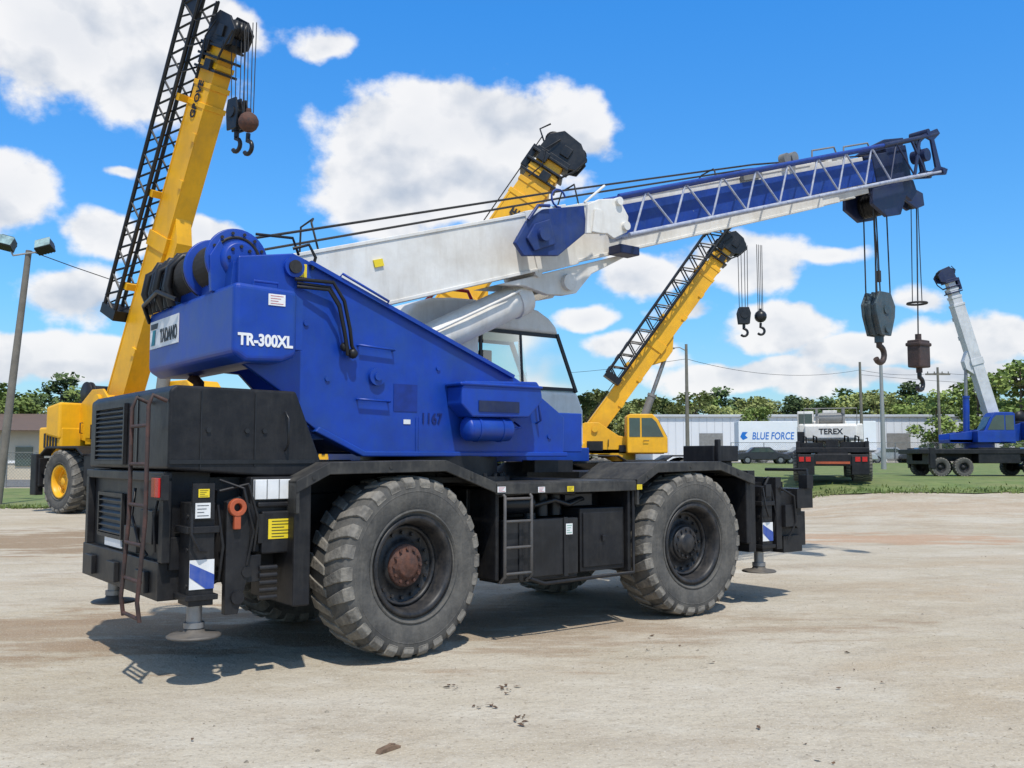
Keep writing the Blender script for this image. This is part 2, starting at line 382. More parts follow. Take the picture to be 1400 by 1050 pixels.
for cx,cy,n,sp in((.07,6.1,8,.07),(-.05,6.9,8,.09),(-.2,6.45,6,.07),(-.42,7.0,5,.08),(-1.45,4.9,5,.2),(1.6,5.3,6,.5),(-1.0,4.4,5,.4),(2.6,6.8,6,.8),(-2.2,5.4,5,.5),(1.2,8.4,5,.6)):
    for i in range(n):
        x=cx+random.gauss(0,sp*.5);y=cy+random.gauss(0,sp*.8);r=random.uniform(.010,.028);a=random.random()*6
        vs=[(x+r*math.cos(a+t)*q,y+r*math.sin(a+t)*q,.003+random.random()*.018) for t,q in((0,1.3),(1.2,.6),(2.4,.7),(3.5,1.2),(4.8,.6))]
        g.add(vs,[(0,1,2,3,4)],0)
leafm=mat('dead_leaf',(.10,.06,.035),.8,0,.5,20)
g.build('scattered_dead_leaves',None,[leafm],kind='stuff')
wc=root('wood_scrap',(-.70,5.5,0),.9,'small weathered brown wood splinter lying on the gravel','wood')
g=G();g.prism([(-.08,0),(-.06,.022),(.03,.03),(.09,.012),(.08,0)],-.02,.022);g.prism([(-.02,.02),(.02,.038),(.06,.028)],-.01,.012)
g.build('splinter',wc,[mat('old_wood',(.17,.11,.07),.8,0,.4,20)],.003)
# ------------------------------------------------------------ trees
def leafmat(name,c1,c2):
    m=bpy.data.materials.new(name);m.use_nodes=True;nt=m.node_tree;b=nt.nodes['Principled BSDF']
    t=N(nt,'ShaderNodeTexCoord');n=N(nt,'ShaderNodeTexNoise');n.inputs['Scale'].default_value=.7;n.inputs['Detail'].default_value=4
    nt.links.new(t.outputs['Object'],n.inputs['Vector'])
    oi=N(nt,'ShaderNodeObjectInfo')
    r=N(nt,'ShaderNodeMapRange');r.inputs[1].default_value=.35;r.inputs[2].default_value=.65;nt.links.new(n.outputs['Fac'],r.inputs[0])
    k=N(nt,'ShaderNodeMix',data_type='RGBA');nt.links.new(r.outputs[0],k.inputs[0]);k.inputs[6].default_value=(*c1,1);k.inputs[7].default_value=(*c2,1)
    h=N(nt,'ShaderNodeHueSaturation');q=N(nt,'ShaderNodeMapRange');q.inputs[3].default_value=.75;q.inputs[4].default_value=1.4;nt.links.new(oi.outputs['Random'],q.inputs[0])
    nt.links.new(q.outputs[0],h.inputs['Value']);nt.links.new(k.outputs[2],h.inputs['Color']);nt.links.new(h.outputs[0],b.inputs['Base Color'])
    b.inputs['Roughness'].default_value=.7;b.inputs['Specular IOR Level'].default_value=.2
    return m
leafA=leafmat('green_foliage',(.09,.135,.035),(.18,.23,.06))
leafB=leafmat('yellow_green_foliage',(.15,.18,.05),(.28,.30,.11))
leafC=leafmat('pine_foliage',(.05,.085,.03),(.10,.14,.05))
bark=mat('bark',(.12,.085,.06),.9,0,.3,5)
def treemeshes(kind,lm,seed):
    rd=random.Random(seed);tg=G();cg=G()
    tg.tube([(0,0,0),(.1,.05,3),(0,.1,6),(.1,0,8.6)],.14,6)
    tg.v=[Vector((v.x*(1.3-v.z*.11),v.y*(1.3-v.z*.11),v.z)) for v in tg.v]
    clumps=[]
    if kind=='pine':
        for i in range(18):
            z=3.4+i*.38;rr=(1.9-abs(z-5.6)*.34)*rd.uniform(.6,1.15);a=rd.random()*6.28
            c=(rr*math.cos(a),rr*math.sin(a),z);clumps.append((c,rd.uniform(.65,1.05),.5));tg.tube([(0,0,z-.5),c],.035,4)
    else:
        for i in range(28):
            z=rd.uniform(1.4,9.2);w_=2.7*math.sqrt(max(.08,1-((z-5.2)/4.4)**2))*rd.uniform(.35,1.05);a=rd.random()*6.28
            c=(w_*math.cos(a),w_*math.sin(a),z);clumps.append((c,rd.uniform(.7,1.25),.8))
            if i%2==0: tg.tube([(0,0,max(1.5,z-2)),c],.05,4)
    for c,r,fl in clumps:
        for k in range(int(100*r)):
            d=Vector((rd.gauss(0,1),rd.gauss(0,1),rd.gauss(0,1))).normalized()*r*rd.uniform(.5,1.2)
            p=Vector(c)+Vector((d.x,d.y,d.z*fl))
            u=Vector((rd.gauss(0,1),rd.gauss(0,1),rd.gauss(0,.8))).normalized();v=u.orthogonal().normalized()
            s=rd.uniform(.13,.30)
            cg.add([p+u*s,p+v*s*.7,p-u*s,p-v*s*.7],[(0,1,2,3)])
    return tg.mesh('trunk',[bark]),cg.mesh('crown',[lm])
TM=[treemeshes('oak',leafA,1),treemeshes('oak',leafB,2),treemeshes('pine',leafC,3),treemeshes('oak',leafA,4),treemeshes('oak',leafB,5)]
def tree(x,y,sc_,k,wide=1):
    lab={2:'tall dark green pine in the far tree line'}.get(k,'leafy green tree in the tree line behind the yard') if k!=1 else 'yellow-green leafy tree in the tree line behind the yard'
    t=root('pine_tree' if k==2 else 'tree',(x,y,hgt(x,y)-.05),random.random()*6.28,lab,'tree','trees along the edge of the yard')
    t.scale=(sc_*wide,sc_*wide,sc_)
    for nm,me in zip(('trunk','crown'),TM[k]):
        o=bpy.data.objects.new(nm,me);col.objects.link(o);o.parent=t
x=10
while x<88:
    tree(x,random.uniform(138,150),random.uniform(.8,1.12),random.choice([0,1,2,3,4,4,1]),1.25);x+=random.uniform(2.6,3.8)
x=6
while x<95:
    tree(x,random.uniform(156,168),random.uniform(1.0,1.3),random.choice([0,1,2,3,4,4]),1.3);x+=random.uniform(3.2,5.0)
for x,y,s in((58,108,1.25),(62,110,1.45),(67,106,1.5),(55,112,1.1),(50.5,113,.9)): tree(x,y,s,random.choice([0,3,4]),1.1)
x=-62
while x<8:
    tree(x,random.uniform(98,112),random.uniform(.7,.92),random.choice([0,1,2,3,4]),1.3);x+=random.uniform(2.6,3.6)
for x,y,s in((-44,84,.82),(-39,82,.85),(-36,80,.78),(-41,78,.7),(-33,84,.7)): tree(x,y,s,random.choice([0,2,3]),1.25)
tree(25.5,100,.62,3,1.2)
# ------------------------------------------------------------ buildings
wall=mat('pale_metal_cladding',(.66,.68,.70),.6,0,.05,.3,dirt=(.45,.45,.45),damt=.2,dscale=.3)
wall2=mat('cladding_darker_grey',(.48,.50,.52),.6,0,.05,.3)  # plain darker grey for the wall ribs and roof edge
beige=mat('beige_wall',(.5,.44,.34),.8,0,.08,.5)
brown=mat('brown_roof',(.12,.08,.06),.7,0,.1,1)
wh=root('warehouse',(46,122,hgt(46,122)),0,'long low white metal-clad warehouse behind the yard','building')
g=G();g.box(-28,30,0,26,-.2,5.7,0)
for i in range(59): g.box(-28+i-.02,-28+i+.02,-.04,0,0,5.6,1)
g.build('wall',wh,[wall,wall2])
g=G();g.box(-28.3,30.3,-.35,26.3,5.7,6.0);g.build('roof',wh,[wall2],.03)
for i in (-22,-14,2,10): g=G();g.box(i,i+3,-.10,-.05,.1,3.6);g.build('loading_door',wh,[grey])
lb=root('low_building',(-38,70,hgt(-38,70)),.1,'low beige building with brown roof band and doors','building')
g=G();g.box(-14,3.6,0,12,-.2,3.6);g.build('wall',lb,[beige])
g=G();g.prismx([(-1.2,3.5),(12.5,3.5),(6,5.0)],-14.5,4.2);g.build('roof',lb,[brown])
g=G();g.box(-14,3.7,-.08,-.01,1.1,1.3,0);g.build('wall_band',lb,[whites])
for i in range(6): g=G();g.box(-12+i*2.7,-10.8+i*2.7,-.1,-.02,.9,2.3,0);g.build('window',lb,[glass])
def fence(x0,x1,y):
    f=root('chain_link_fence',((x0+x1)/2,y,hgt(x0,y)),0,'thin grey chain-link fence with steel posts','fence')
    h=(x1-x0)/2;g=G();k=-h
    while k<=h+.01: g.cyl((k,0,0),(k,0,1.9),.04,n=6);k+=3
    g.cyl((-h,0,1.88),(h,0,1.88),.025,n=5);g.build('post',f,[steel])
    g=G();k=-h
    while k<h: 
        g.cyl((k,0,.05),(k+1.8,0,1.85),.006,n=3,caps=False);g.cyl((k+1.8,0,.05),(k,0,1.85),.006,n=3,caps=False);k+=.18
    g.build('mesh_netting',f,[steel])
fence(-36,-16.5,51);fence(20,68,87)
# ------------------------------------------------------------ poles
wood=mat('weathered_pole_wood',(.17,.155,.13),.9,0,.2,3)
galv=mat('galvanised_pole',(.33,.33,.32),.55,.3,.1,2)
lp=root('light_pole',(-17.75,33,hgt(-17.75,33)),0,'weathered wooden light pole with two floodlights','light pole')
g=G();g.cyl((0,0,0),(.75,0,8.9),.15,.10,n=12);g.build('pole',lp,[wood])
g=G();g.cyl((.25,-.1,8.7),(1.25,-.1,8.85),.035,n=6);g.cyl((.25,-.1,8.7),(.1,-.15,9.1),.03,n=6);g.cyl((1.25,-.1,8.85),(1.35,-.15,9.0),.03,n=6);g.build('bracket',lp,[galv])
for dx,dz,tl in((.05,9.15,.25),(1.38,9.05,-.25)):
    M=Matrix.Translation((dx,-.2,dz))@Matrix.Rotation(tl,4,'Y')@Matrix.Rotation(-.5,4,'X')
    g=G(M);g.prism([(-.3,-.2),(.3,-.2),(.22,.22),(-.22,.22)],-.12,.25,0);g.box(-.27,.27,-.15,-.121,-.17,.18,1)
    for q in range(5): g.box(-.2+q*.1-.01,-.2+q*.1+.01,.25,.33,-.15,.18,0)
    g.build('floodlight',lp,[hose,lampm],.01)
def upole(x,y,h,lab,arm=None,mt=wood):
    p=root('utility_pole',(x,y,hgt(x,y)),0,lab,'pole','poles along the yard')
    g=G();g.cyl((0,0,0),(0,0,h),.16,.10,n=10);g.build('pole',p,[mt])
    if arm=='light':
        g=G();g.tube([(0,0,h-.5),(-.5,-.1,h-.25),(-1.0,-.2,h-.3)],.04,6);g.ball((-1.15,-.25,h-.33),.22,8,0,(1.4,1,.5));g.build('lamp_arm',p,[galv])
    if arm=='cross':
        g=G();g.box(-1.1,1.1,-.08,.06,h-.7,h-.55)
        for q in(-.9,-.3,.4,.95): g.cyl((q,0,h-.55),(q,0,h-.38),.05,n=6)
        g.build('crossarm',p,[mt])
    return p
upole(12.9,70,9.0,'wooden pole with a small street lamp arm','light')
upole(29.4,80,8.6,'slim wooden utility pole beside the warehouse')
upole(22.6,58,6.4,'plain grey steel pole standing in the grass',None,galv)
upole(38.2,85,8.6,'slim wooden utility pole near the trees','cross')
def wire(a,b,sag,nm='overhead_wire'):
    a=Vector(a);b=Vector(b)
    g=G();pts=[]
    for i in range(17):
        t=i/16;p=a.lerp(b,t);p.z-=sag*4*t*(1-t);pts.append(p)
    g.tube(pts,.018,4)
    g.build(nm,None,[rope],label='thin black overhead wire strung between poles',category='wire',group='overhead wires')
wire((12.9,70,8.9),(29.4,80,9.0),.8);wire((29.4,80,9.0),(38.2,85,9.2),.3);wire((38.2,85,9.2),(75,95,10.5),.8)
wire((29.4,80,8.6),(70,92,8.6),.6);wire((-17,33,8.9),(-4,60,9.5),1.2);wire((12.9,70,8.9),(-14,90,9.8),.9)
# ------------------------------------------------------------ tyre + wheel meshes
def tyre_mesh(r,wd,ri,lugs=26,name='tyre'):
    g=G();h=wd/2
    prof=[(ri,-h*.62),(ri+.02,-h*.8),(ri+(r-ri)*.3,-h*.97),(ri+(r-ri)*.55,-h*1.01),(ri+(r-ri)*.75,-h*1.0),(r*.95,-h*.92),(r*.974,-h*.6),(r*.976,0),(r*.974,h*.6),(r*.95,h*.92),(ri+(r-ri)*.75,h),(ri+(r-ri)*.55,h*1.01),(ri+(r-ri)*.3,h*.97),(ri+.02,h*.8),(ri,h*.62)]
    g.lathe(prof,n=72,mi=0)
    for sgn in(-1,1):
        g.lathe([(ri+(r-ri)*.16,sgn*h*.90),(ri+(r-ri)*.19,sgn*h*.985),(ri+(r-ri)*.23,sgn*h*.94)],n=72,mi=0)
        g.lathe([(ri+(r-ri)*.62,sgn*h*1.0),(ri+(r-ri)*.635,sgn*h*1.025),(ri+(r-ri)*.66,sgn*h*1.0)],n=72,mi=0)
    def P(a,rr,y): return (rr*math.cos(a),y,rr*math.sin(a))
    for i in range(lugs):
        for sgn in(-1,1):
            a0=2*math.pi*(i+(0 if sgn<0 else .5)+random.uniform(-.04,.04))/lugs
            wdt=2*math.pi/lugs*.56;sk=2*math.pi/lugs*.45
            wr=random.uniform(.990,1.0)
            secs=[(-.0*r,r*.95,r*wr,a0+sk,.75),(h*.5,r*.95,r*wr,a0+sk*.4,.95),(h*.90,r*.92,r*.986*wr,a0,1.2),(h*1.025,r*.87,r*.93,a0-.005,1.2)]
            vs=[]
            for (y,rl,rh,ac,wf) in secs:
                y*=sgn;ww=wdt*wf
                vs+=[P(ac-ww/2,rl,y),P(ac-ww/2*.88,rh,y),P(ac+ww/2*.88,rh,y),P(ac+ww/2,rl,y)]
            vs+=[P(a0-wdt*.45,r*.855,sgn*h*.95),P(a0-wdt*.42,r*.86,sgn*h*1.0),P(a0+wdt*.42,r*.86,sgn*h*1.0),P(a0+wdt*.45,r*.855,sgn*h*.95)]
            fs=[(0,1,2,3)]
            for s_ in range(4):
                b=s_*4
                fs+=[(b,b+1,b+5,b+4),(b+1,b+2,b+6,b+5),(b+2,b+3,b+7,b+6),(b+3,b,b+4,b+7)]
            fs+=[(16,17,18,19)]
            g.add(vs,fs,1)
    return g.mesh(name,[rubber,tread])
def rim_mesh(ri,wd,name='rim',m0=None,m1=None):
    g=G();h=wd/2
    g.lathe([(ri+.03,-h*.80),(ri+.035,-h*.90),(ri+.0,-h*.90),(ri-.02,-h*.80),(ri-.035,-h*.5),(ri-.05,-h*.2),(ri*.62,-h*.15),(ri*.52,-h*.25),(ri*.50,-h*.35),(0.001,-h*.35)],n=48,mi=0)
    g.lathe([(ri+.03,h*.8),(ri-.02,h*.8),(ri-.05,h*.3),(.001,h*.25)],n=32,mi=0)
    g.lathe([(ri*.86,-h*.30),(ri*.86,-h*.40),(ri*.80,-h*.40),(ri*.80,-h*.2)],n=48,mi=0)
    hr=ri*.46
    g.lathe([(hr,-h*.3),(hr,-h*.42),(hr*.93,-h*.47),(hr*.62,-h*.47),(hr*.58,-h*.58),(hr*.5,-h*.62),(.001,-h*.62)],n=32,mi=1)
    for k in range(12):
        a=k*math.pi/6;g.cyl((hr*.8*math.cos(a),-h*.46,hr*.8*math.sin(a)),(hr*.8*math.cos(a),-h*.54,hr*.8*math.sin(a)),.014,n=6,mi=1)
    for k in range(16):
        a=k*math.pi/8;g.cyl((ri*.70*math.cos(a),-h*.2,ri*.70*math.sin(a)),(ri*.70*math.cos(a),-h*.27,ri*.70*math.sin(a)),.016,n=6,mi=0)
    return g.mesh(name,[m0 or rimm,m1 or rust])
def put(me,name,parent,loc,rz=0,bevel=0,scl=1,**kw):
    o=bpy.data.objects.new(name,me);col.objects.link(o);o.parent=parent;o.location=loc;o.rotation_euler=(0,0,rz);o.scale=(scl,)*3
    if bevel:
        b=o.modifiers.new('bevel','BEVEL');b.width=bevel;b.segments=2;b.limit_method='ANGLE';b.angle_limit=R(40)
    for k,v in kw.items():o[k]=v
    return o
# ------------------------------------------------------------ MAIN CRANE
A=R(37.5)
C=root('rough_terrain_crane',(-.241,9.981,0),A,'blue and white rough-terrain crane with black carrier and big dusty tyres','crane')
tm=tyre_mesh(.75,.50,.385);rm=rim_mesh(.385,.50);rm2=rim_mesh(.385,.50,'rim',rimm,rimm)
for (x,y,st) in((-1.715,-1.05,R(8)),(1.715,-1.05,0),(-1.715,1.05,R(188)),(1.715,1.05,R(180))):
    wl=bpy.data.objects.new('wheel',None);col.objects.link(wl);wl.parent=C;wl.location=(x,y,.75);wl.rotation_euler=(0,0,st)
    put(tm,'tyre',wl,(0,0,0),0,.008)
    put(rm if x<0 else rm2,'rim',wl,(0,0,0))
    if x<0: wl['label']='dusty wheel with rusty orange hub'
g=G()
g.box(-3.3,3.35,-.5,.5,.78,1.34);g.box(-.84,.86,-.80,.80,.60,1.36)
g.box(-2.62,-.84,-.45,.45,1.3,1.5);g.box(.86,2.7,-.45,.45,1.3,1.5)
for x in(-1.715,1.715):
    g.cyl((x,-.8,.75),(x,.8,.75),.12,n=16);g.ball((x,.1,.75),.28);g.cyl((x-.25,-.62,.75),(x-.25,-.45,1.1),.05,n=8);
    g.tube([(x-.35,-.75,.7),(x-.1,-.2,.68),(x,.1,.7)],.035)
g.box(-2.76,-2.62,-1.27,-.45,.52,1.45);g.box(-2.76,-2.62,.45,1.27,.52,1.45)
g.box(2.60,2.68,-1.26,-.45,.7,1.42);g.box(2.60,2.68,.45,1.26,.7,1.42)
g.box(-.80,-.76,-1.2,-.7,.55,1.36);g.box(.80,.84,-1.24,-.7,.52,1.36)
g.build('carrier_frame',C,[black],.012)
g=G();g.box(-.86,.86,-1.29,1.29,1.385,1.425);g.box(-.86,.86,-1.30,-1.27,1.32,1.415)
g.box(-2.60,-.9,-.6,.6,1.5,1.52);g.build('deck_plate',C,[deckm],.006)
def fender(pts,y0,y1,lip):
    g=G();lo=[(x,z-.025) for x,z in pts][::-1]
    g.prism(pts+lo,y0,y1)
    lo=[(x,z-.095) for x,z in pts][::-1]
    g.prism(pts+lo,lip,lip+.025)
    g.prism([pts[0],(pts[0][0]+.03,pts[0][1]),(pts[0][0]+.03,pts[0][1]-.25),(pts[0][0],pts[0][1]-.25)],y0,y1)
    for i in range(len(pts)-1):
        (xa,za),(xb,zb)=pts[i],pts[i+1];xm=(xa+xb)/2;zm=(za+zb)/2
        g.cyl((xm,lip-.008,zm-.05),(xm,lip+.01,zm-.05),.014,n=8)
    return g.build('fender',C,[deckm],.006)
fr=[(-2.76,1.47),(-2.48,1.61),(-1.40,1.625),(-.87,1.43)];ff=[(.87,1.43),(1.17,1.59),(2.13,1.605),(2.70,1.44)]
for pts in(fr,ff):
    fender(pts,-1.30,-.42,-1.305);fender(pts,.42,1.30,1.275)
g=G();g.box(-.72,.14,-1.24,-.82,.56,1.08,0);g.box(-.74,.16,-1.20,-.86,.52,.56,0)
for x in(-.55,-.02): g.box(x-.025,x+.025,-1.256,-1.241,.54,1.09,0)
g.cyl((-.3,-1.05,1.08),(-.3,-1.05,1.13),.06,n=14);g.build('fuel_tank',C,[blackg],.03,3)
g=G();g.box(.20,.78,-1.20,-.80,.56,1.16);g.box(.23,.75,-1.215,-1.201,.60,1.12);g.box(.46,.5,-1.24,-1.21,.84,.9);g.build('battery_box',C,[black],.012)
g=G();g.cyl((-.62,-1.02,1.22),(-.28,-1.02,1.22),.10,n=18);g.cyl((-.15,-1.05,1.1),(-.15,-1.05,1.33),.06,n=14);g.cyl((.05,-1.0,1.1),(.05,-1.0,1.34),.07,n=14)
g.tube([(-.28,-1.1,1.2),(-.1,-1.18,1.25),(.1,-1.15,1.2),(.3,-1.1,1.25),(.5,-1.0,1.22)],.025);g.tube([(-.7,-1.1,1.3),(-.3,-1.18,1.33),(.2,-1.12,1.3)],.018)
g.box(.1,.45,-1.1,-.85,1.18,1.3);g.build('air_filter',C,[blackg],.006)
g=G()
for x in(-.78,-.48): g.tube([(x,-1.24,1.36),(x,-1.31,1.30),(x,-1.31,.60),(x,-1.24,.54)],.015)
for z in(.62,.85,1.08,1.28): g.cyl((-.78,-1.31,z),(-.48,-1.31,z),.013,n=8)
g.build('side_ladder',C,[mat('dark_grey_rail',(.07,.07,.07),.5,0,.3,6,dirt=(.15,.12,.1),damt=.5)])
g=G();g.tube([(-.48,-1.27,.56),(-.3,-1.27,.50),(.84,-1.27,.52),(.86,-1.25,.9),(.86,-1.25,1.36)],.018);g.build('guard_rail',C,[black])
hood=G();hood.prism([(-3.65,1.56),(-3.65,2.14),(-3.60,2.18),(-2.66,2.17),(-2.44,1.63),(-2.44,1.5),(-2.9,1.5)],-1.05,1.15)
hood=hood.build('engine_hood',C,[black],.02,3)
g=G()
g.box(-3.42,-3.41,-1.058,-1.052,1.56,2.14);g.box(-3.0,-2.99,-1.058,-1.052,1.58,2.14);g.box(-3.64,-2.5,-1.062,-1.052,1.60,1.63)
for x in(-3.36,-3.06,-2.92): g.cyl((x,-1.05,1.85),(x,-1.065,1.85),.018,n=10)
g.box(-3.658,-3.652,-.30,-.28,1.58,2.14)
g.tube([(-2.75,-1.06,1.7),(-2.75,-1.12,1.75),(-2.75,-1.12,1.95),(-2.75,-1.06,2.0)],.008)
g.build('hood_panel_trim',hood,[blackg])
def grille(y0,y1,z0,z1,x,n,par):
    g=G();g.box(x-.03,x-.002,y0-.03,y0,z0-.03,z1+.03);g.box(x-.03,x-.002,y1,y1+.03,z0-.03,z1+.03);g.box(x-.03,x-.002,y0,y1,z0-.03,z0);g.box(x-.03,x-.002,y0,y1,z1,z1+.03)
    for i in range(n):
        z=z0+(z1-z0)*(i+.5)/n
        g.add([(x-.028,y0,z-.018),(x-.028,y1,z-.018),(x-.004,y1,z+.014),(x-.004,y0,z+.014)],[(0,1,2,3)])
        g.add([(x-.028,y0,z-.018),(x-.028,y1,z-.018),(x-.028,y1,z-.008),(x-.028,y0,z-.008)],[(0,1,2,3)])
    g.box(x-.004,x-.001,y0,y1,z0,z1,1)
    return g.build('grille',par,[black,blackt])
grille(.02,.86,1.62,2.06,-3.652,11,hood)
g=G();g.tube([(-2.9,.5,2.1),(-2.9,.5,2.32),(-2.97,.5,2.38)],.05,12);g.build('exhaust_pipe',hood,[rust])
rb=G();rb.box(-3.60,-3.28,-.90,1.20,.86,1.545);rb.box(-3.66,-3.30,-.92,1.25,.60,.88);rb.box(-3.66,-3.60,-1.0,1.20,1.47,1.54)
rb.box(-3.66,-3.60,-1.0,-.9,.88,1.5);rb.box(-3.66,-3.60,1.12,1.20,.88,1.5)
for y in(-.6,.2,.9): rb.box(-3.70,-3.66,y-.12,y+.12,.64,.8)
rb.box(-3.3,-2.74,-.9,.9,.78,1.5);rb.box(-3.64,-3.60,-.3,.05,.9,1.1);rb.box(-3.66,-3.60,-.75,-.45,1.0,1.25)
rb.tube([(-3.63,-.2,1.4),(-3.68,-.3,1.2),(-3.68,-.5,1.0),(-3.63,-.55,.9)],.014,6);rb.tube([(-3.63,-.85,1.45),(-3.68,-.86,1.2),(-3.66,-.84,.95)],.012,6)
rb=rb.build('rear_bumper',C,[black],.012)
grille(.18,.86,1.0,1.32,-3.605,6,rb)
g=G();g.box(-3.628,-3.612,.18,.66,.90,.985);g.build('number_plate',rb,[whites])
g=G()
LY=(-.62,-1.02)
for y in LY: g.tube([(-3.66,y,2.06),(-3.76,y,2.10),(-3.79,y,2.02),(-3.79,y,1.2),(-3.83,y,.62),(-3.81,y,.48)],.016)
for z in(.50,.76,1.02,1.3,1.6,1.88): g.cyl((-3.79 if z>1.1 else -3.81,LY[0],z),(-3.79 if z>1.1 else -3.81,LY[1],z),.014,n=8)
g.build('rear_ladder',C,[mat('rusty_dark_ladder',(.035,.024,.022),.7,0,.4,10,dirt=(.13,.05,.035),damt=.55,dscale=9)])
g=G();g.box(-3.72,-3.665,-1.14,-.90,1.34,1.52,0);g.box(-3.735,-3.72,-1.12,-1.04,1.36,1.50,1);g.box(-3.735,-3.72,-1.03,-.95,1.36,1.50,2)
g.build('tail_light',C,[black,red,orange],.004)
padm=mat('worn_steel_pad',(.12,.11,.10),.6,.3,.2,9,dirt=(.22,.18,.13),damt=.5)
def outrigger(x,sg,front=False):
    o=bpy.data.objects.new('outrigger',None);col.objects.link(o);o.parent=C;o.location=(x,sg*1.05,0);o.scale=(1,sg*-1,1)
    g=G();g.box(-.09,.09,-.13,.10,.58,1.32,0);g.box(-.12,.12,-.15,.12,1.10,1.15,0);g.box(-.12,.12,-.15,.12,.62,.66,0)
    g.box(-.16,.16,.1,1.0,.82,1.06,0);g.box(-.05,.05,-.16,-.13,1.2,1.34,0)
    g.tube([(.0,-.1,1.32),(.05,-.12,1.42),(.14,0,1.4),(.16,.1,1.2)],.015,6,0)
    g.tube([(-.08,-.14,1.3),(-.10,-.19,1.1),(-.04,-.18,.98),(.02,-.16,.97)],.012,6,0);g.tube([(.12,-.1,1.3),(.15,-.14,1.0),(.14,-.1,.75),(.09,0,.7)],.014,6,0)
    for zz in(.72,.98,1.22): g.cyl((-.10,-.08,zz),(-.08,-.08,zz),.018,n=8)
    g.build('beam',o,[black],.008)
    g=G();g.cyl((0,0,.58),(0,0,.40),.055,n=16);g.cyl((0,0,.41),(0,0,.45),.075,n=16);g.build('jack',o,[steel])
    g=G();g.lathe([(.001,.0),(.19,0),(.195,.010),(.18,.02),(.08,.035),(.065,.07),(.001,.07)],n=28)
    g.v=[Vector((v.x,v.z,v.y+.345)) for v in g.v];g.build('float_pad',o,[padm])
    g=G();z0,z1=.70,.91;xa,xb=-.09,.09;y=-.136
    g.box(xa,xb,y,y+.004,z0,z1,0)
    g.add([(xa,y-.003,z1-.02),(xb,y-.003,z0+.10),(xb,y-.003,z0+.0),(xb-.06,y-.003,z0),(xa,y-.003,z1-.12)],[(0,1,2,3,4)],1)
    g.build('striped_marker',o,[whites,stripeb],label='blue and white diagonal striped marker plate')
    return o
outrigger(-3.43,-1);outrigger(3.06,-1);outrigger(-3.43,1);outrigger(3.06,1)
g=G();g.prism([(-3.26,.50),(-3.26,1.32),(-3.16,1.36),(-3.08,1.3),(-3.08,.8),(-3.16,.5)],-1.20,-1.13,0);g.box(-3.14,-2.98,-1.18,-1.0,.72,.92,0);g.cyl((-3.17,-1.22,.62),(-3.17,-1.1,.62),.05,n=12)
for q in range(5): g.cyl((-3.0+.0,-1.19,.60+q*.055),(-2.86,-1.19,.60+q*.055),.02,n=8)
g.tube([(-3.3,-1.15,1.4),(-3.1,-1.2,1.45),(-3.02,-1.2,1.2),(-3.04,-1.18,.95)],.014,6);g.tube([(-3.28,-1.1,1.48),(-3.15,-1.24,1.42),(-3.06,-1.22,1.1),(-3.1,-1.2,.85)],.012,6)
g.cyl((-3.1,-1.21,.8),(-3.1,-1.15,.8),.04,n=12);g.box(-3.0,-2.88,-1.16,-1.05,1.0,1.22)
g.build('tow_arm',C,[black],.006)
g=G();g.lathe([(.030,-.025),(.066,-.025),(.066,.025),(.030,.025)],c=(-3.19,-1.22,1.28),n=24,closed=True,smooth=False);g.box(-3.215,-3.165,-1.24,-1.20,1.12,1.22);g.build('towing_eye',C,[orange],.006,label='orange-red steel towing eye')
g=G();g.box(-3.05,-2.62,-1.12,-.8,.93,1.50,0);g.box(-2.97,-2.66,-1.16,-1.12,.92,1.24,0);g.box(-3.0,-2.64,-1.15,-1.12,1.27,1.31,0);g.build('hydraulic_box',C,[black],.012)
g=G();g.box(-3.03,-2.64,-1.155,-1.121,1.33,1.48,0)
for q in range(5): g.box(-3.03+q*.0975-.004,-3.03+q*.0975+.004,-1.16,-1.15,1.33,1.48,1)
g.build('side_lamp_panel',C,[whites,steel],.004)
def sticker(x0,x1,z0,z1,y,m,par=None,m2=None,lines=2):
    g=G();g.box(x0,x1,y-.004,y,z0,z1,0)
    if m2:
        lines*=2
        for q in range(lines):
            zz=z1-(z1-z0)*(q+.75)/(lines+.5);g.box(x0+(x1-x0)*.12,x1-(x1-x0)*(.12+.15*((q*7)%3)),y-.006,y-.004,zz-(z1-z0)*.018,zz+(z1-z0)*.018,1)
    g.build('warning_sticker',par or C,[m,m2 or m])
sticker(-2.92,-2.70,1.03,1.18,-1.16,yellowd,None,blackt,3)
g=G();g.box(-3.52,-3.36,-1.215,-1.19,1.20,1.46);g.build('sticker_plate',C,[black])
sticker(-3.50,-3.39,1.21,1.32,-1.217,whites,None,blackt,2);sticker(-3.48,-3.40,1.36,1.42,-1.217,yellowd,None,blackt,2)
sticker(-.86,-.77,1.34,1.39,-1.306,whites,None,red,2);sticker(-.40,-.32,1.33,1.38,-1.306,whites,None,red,2);sticker(-.05,.03,1.33,1.38,-1.306,yellowd,None,blackt,2)
sticker(-.03,.05,.93,1.03,-1.262,whites,None,greens,2);sticker(.86+.0,.93,1.33,1.38,-1.306,yellowd,None,blackt,1)
g=G();g.box(3.30,3.78,-1.12,1.12,.72,1.25);g.box(3.6,3.9,-1.2,1.2,1.05,1.28);g.box(3.35,3.7,-1.18,1.18,.55,.74);g.box(3.78,3.95,-1.05,-.75,.6,1.0)
g.box(2.68,2.80,-1.22,-.5,.6,1.5);g.box(3.2,3.3,-1.2,-.6,.6,1.42);g.tube([(3.8,-1.2,1.28),(3.8,-1.2,1.5),(3.8,-.6,1.5)],.02);g.box(3.74,3.86,-1.24,-1.12,1.28,1.44)
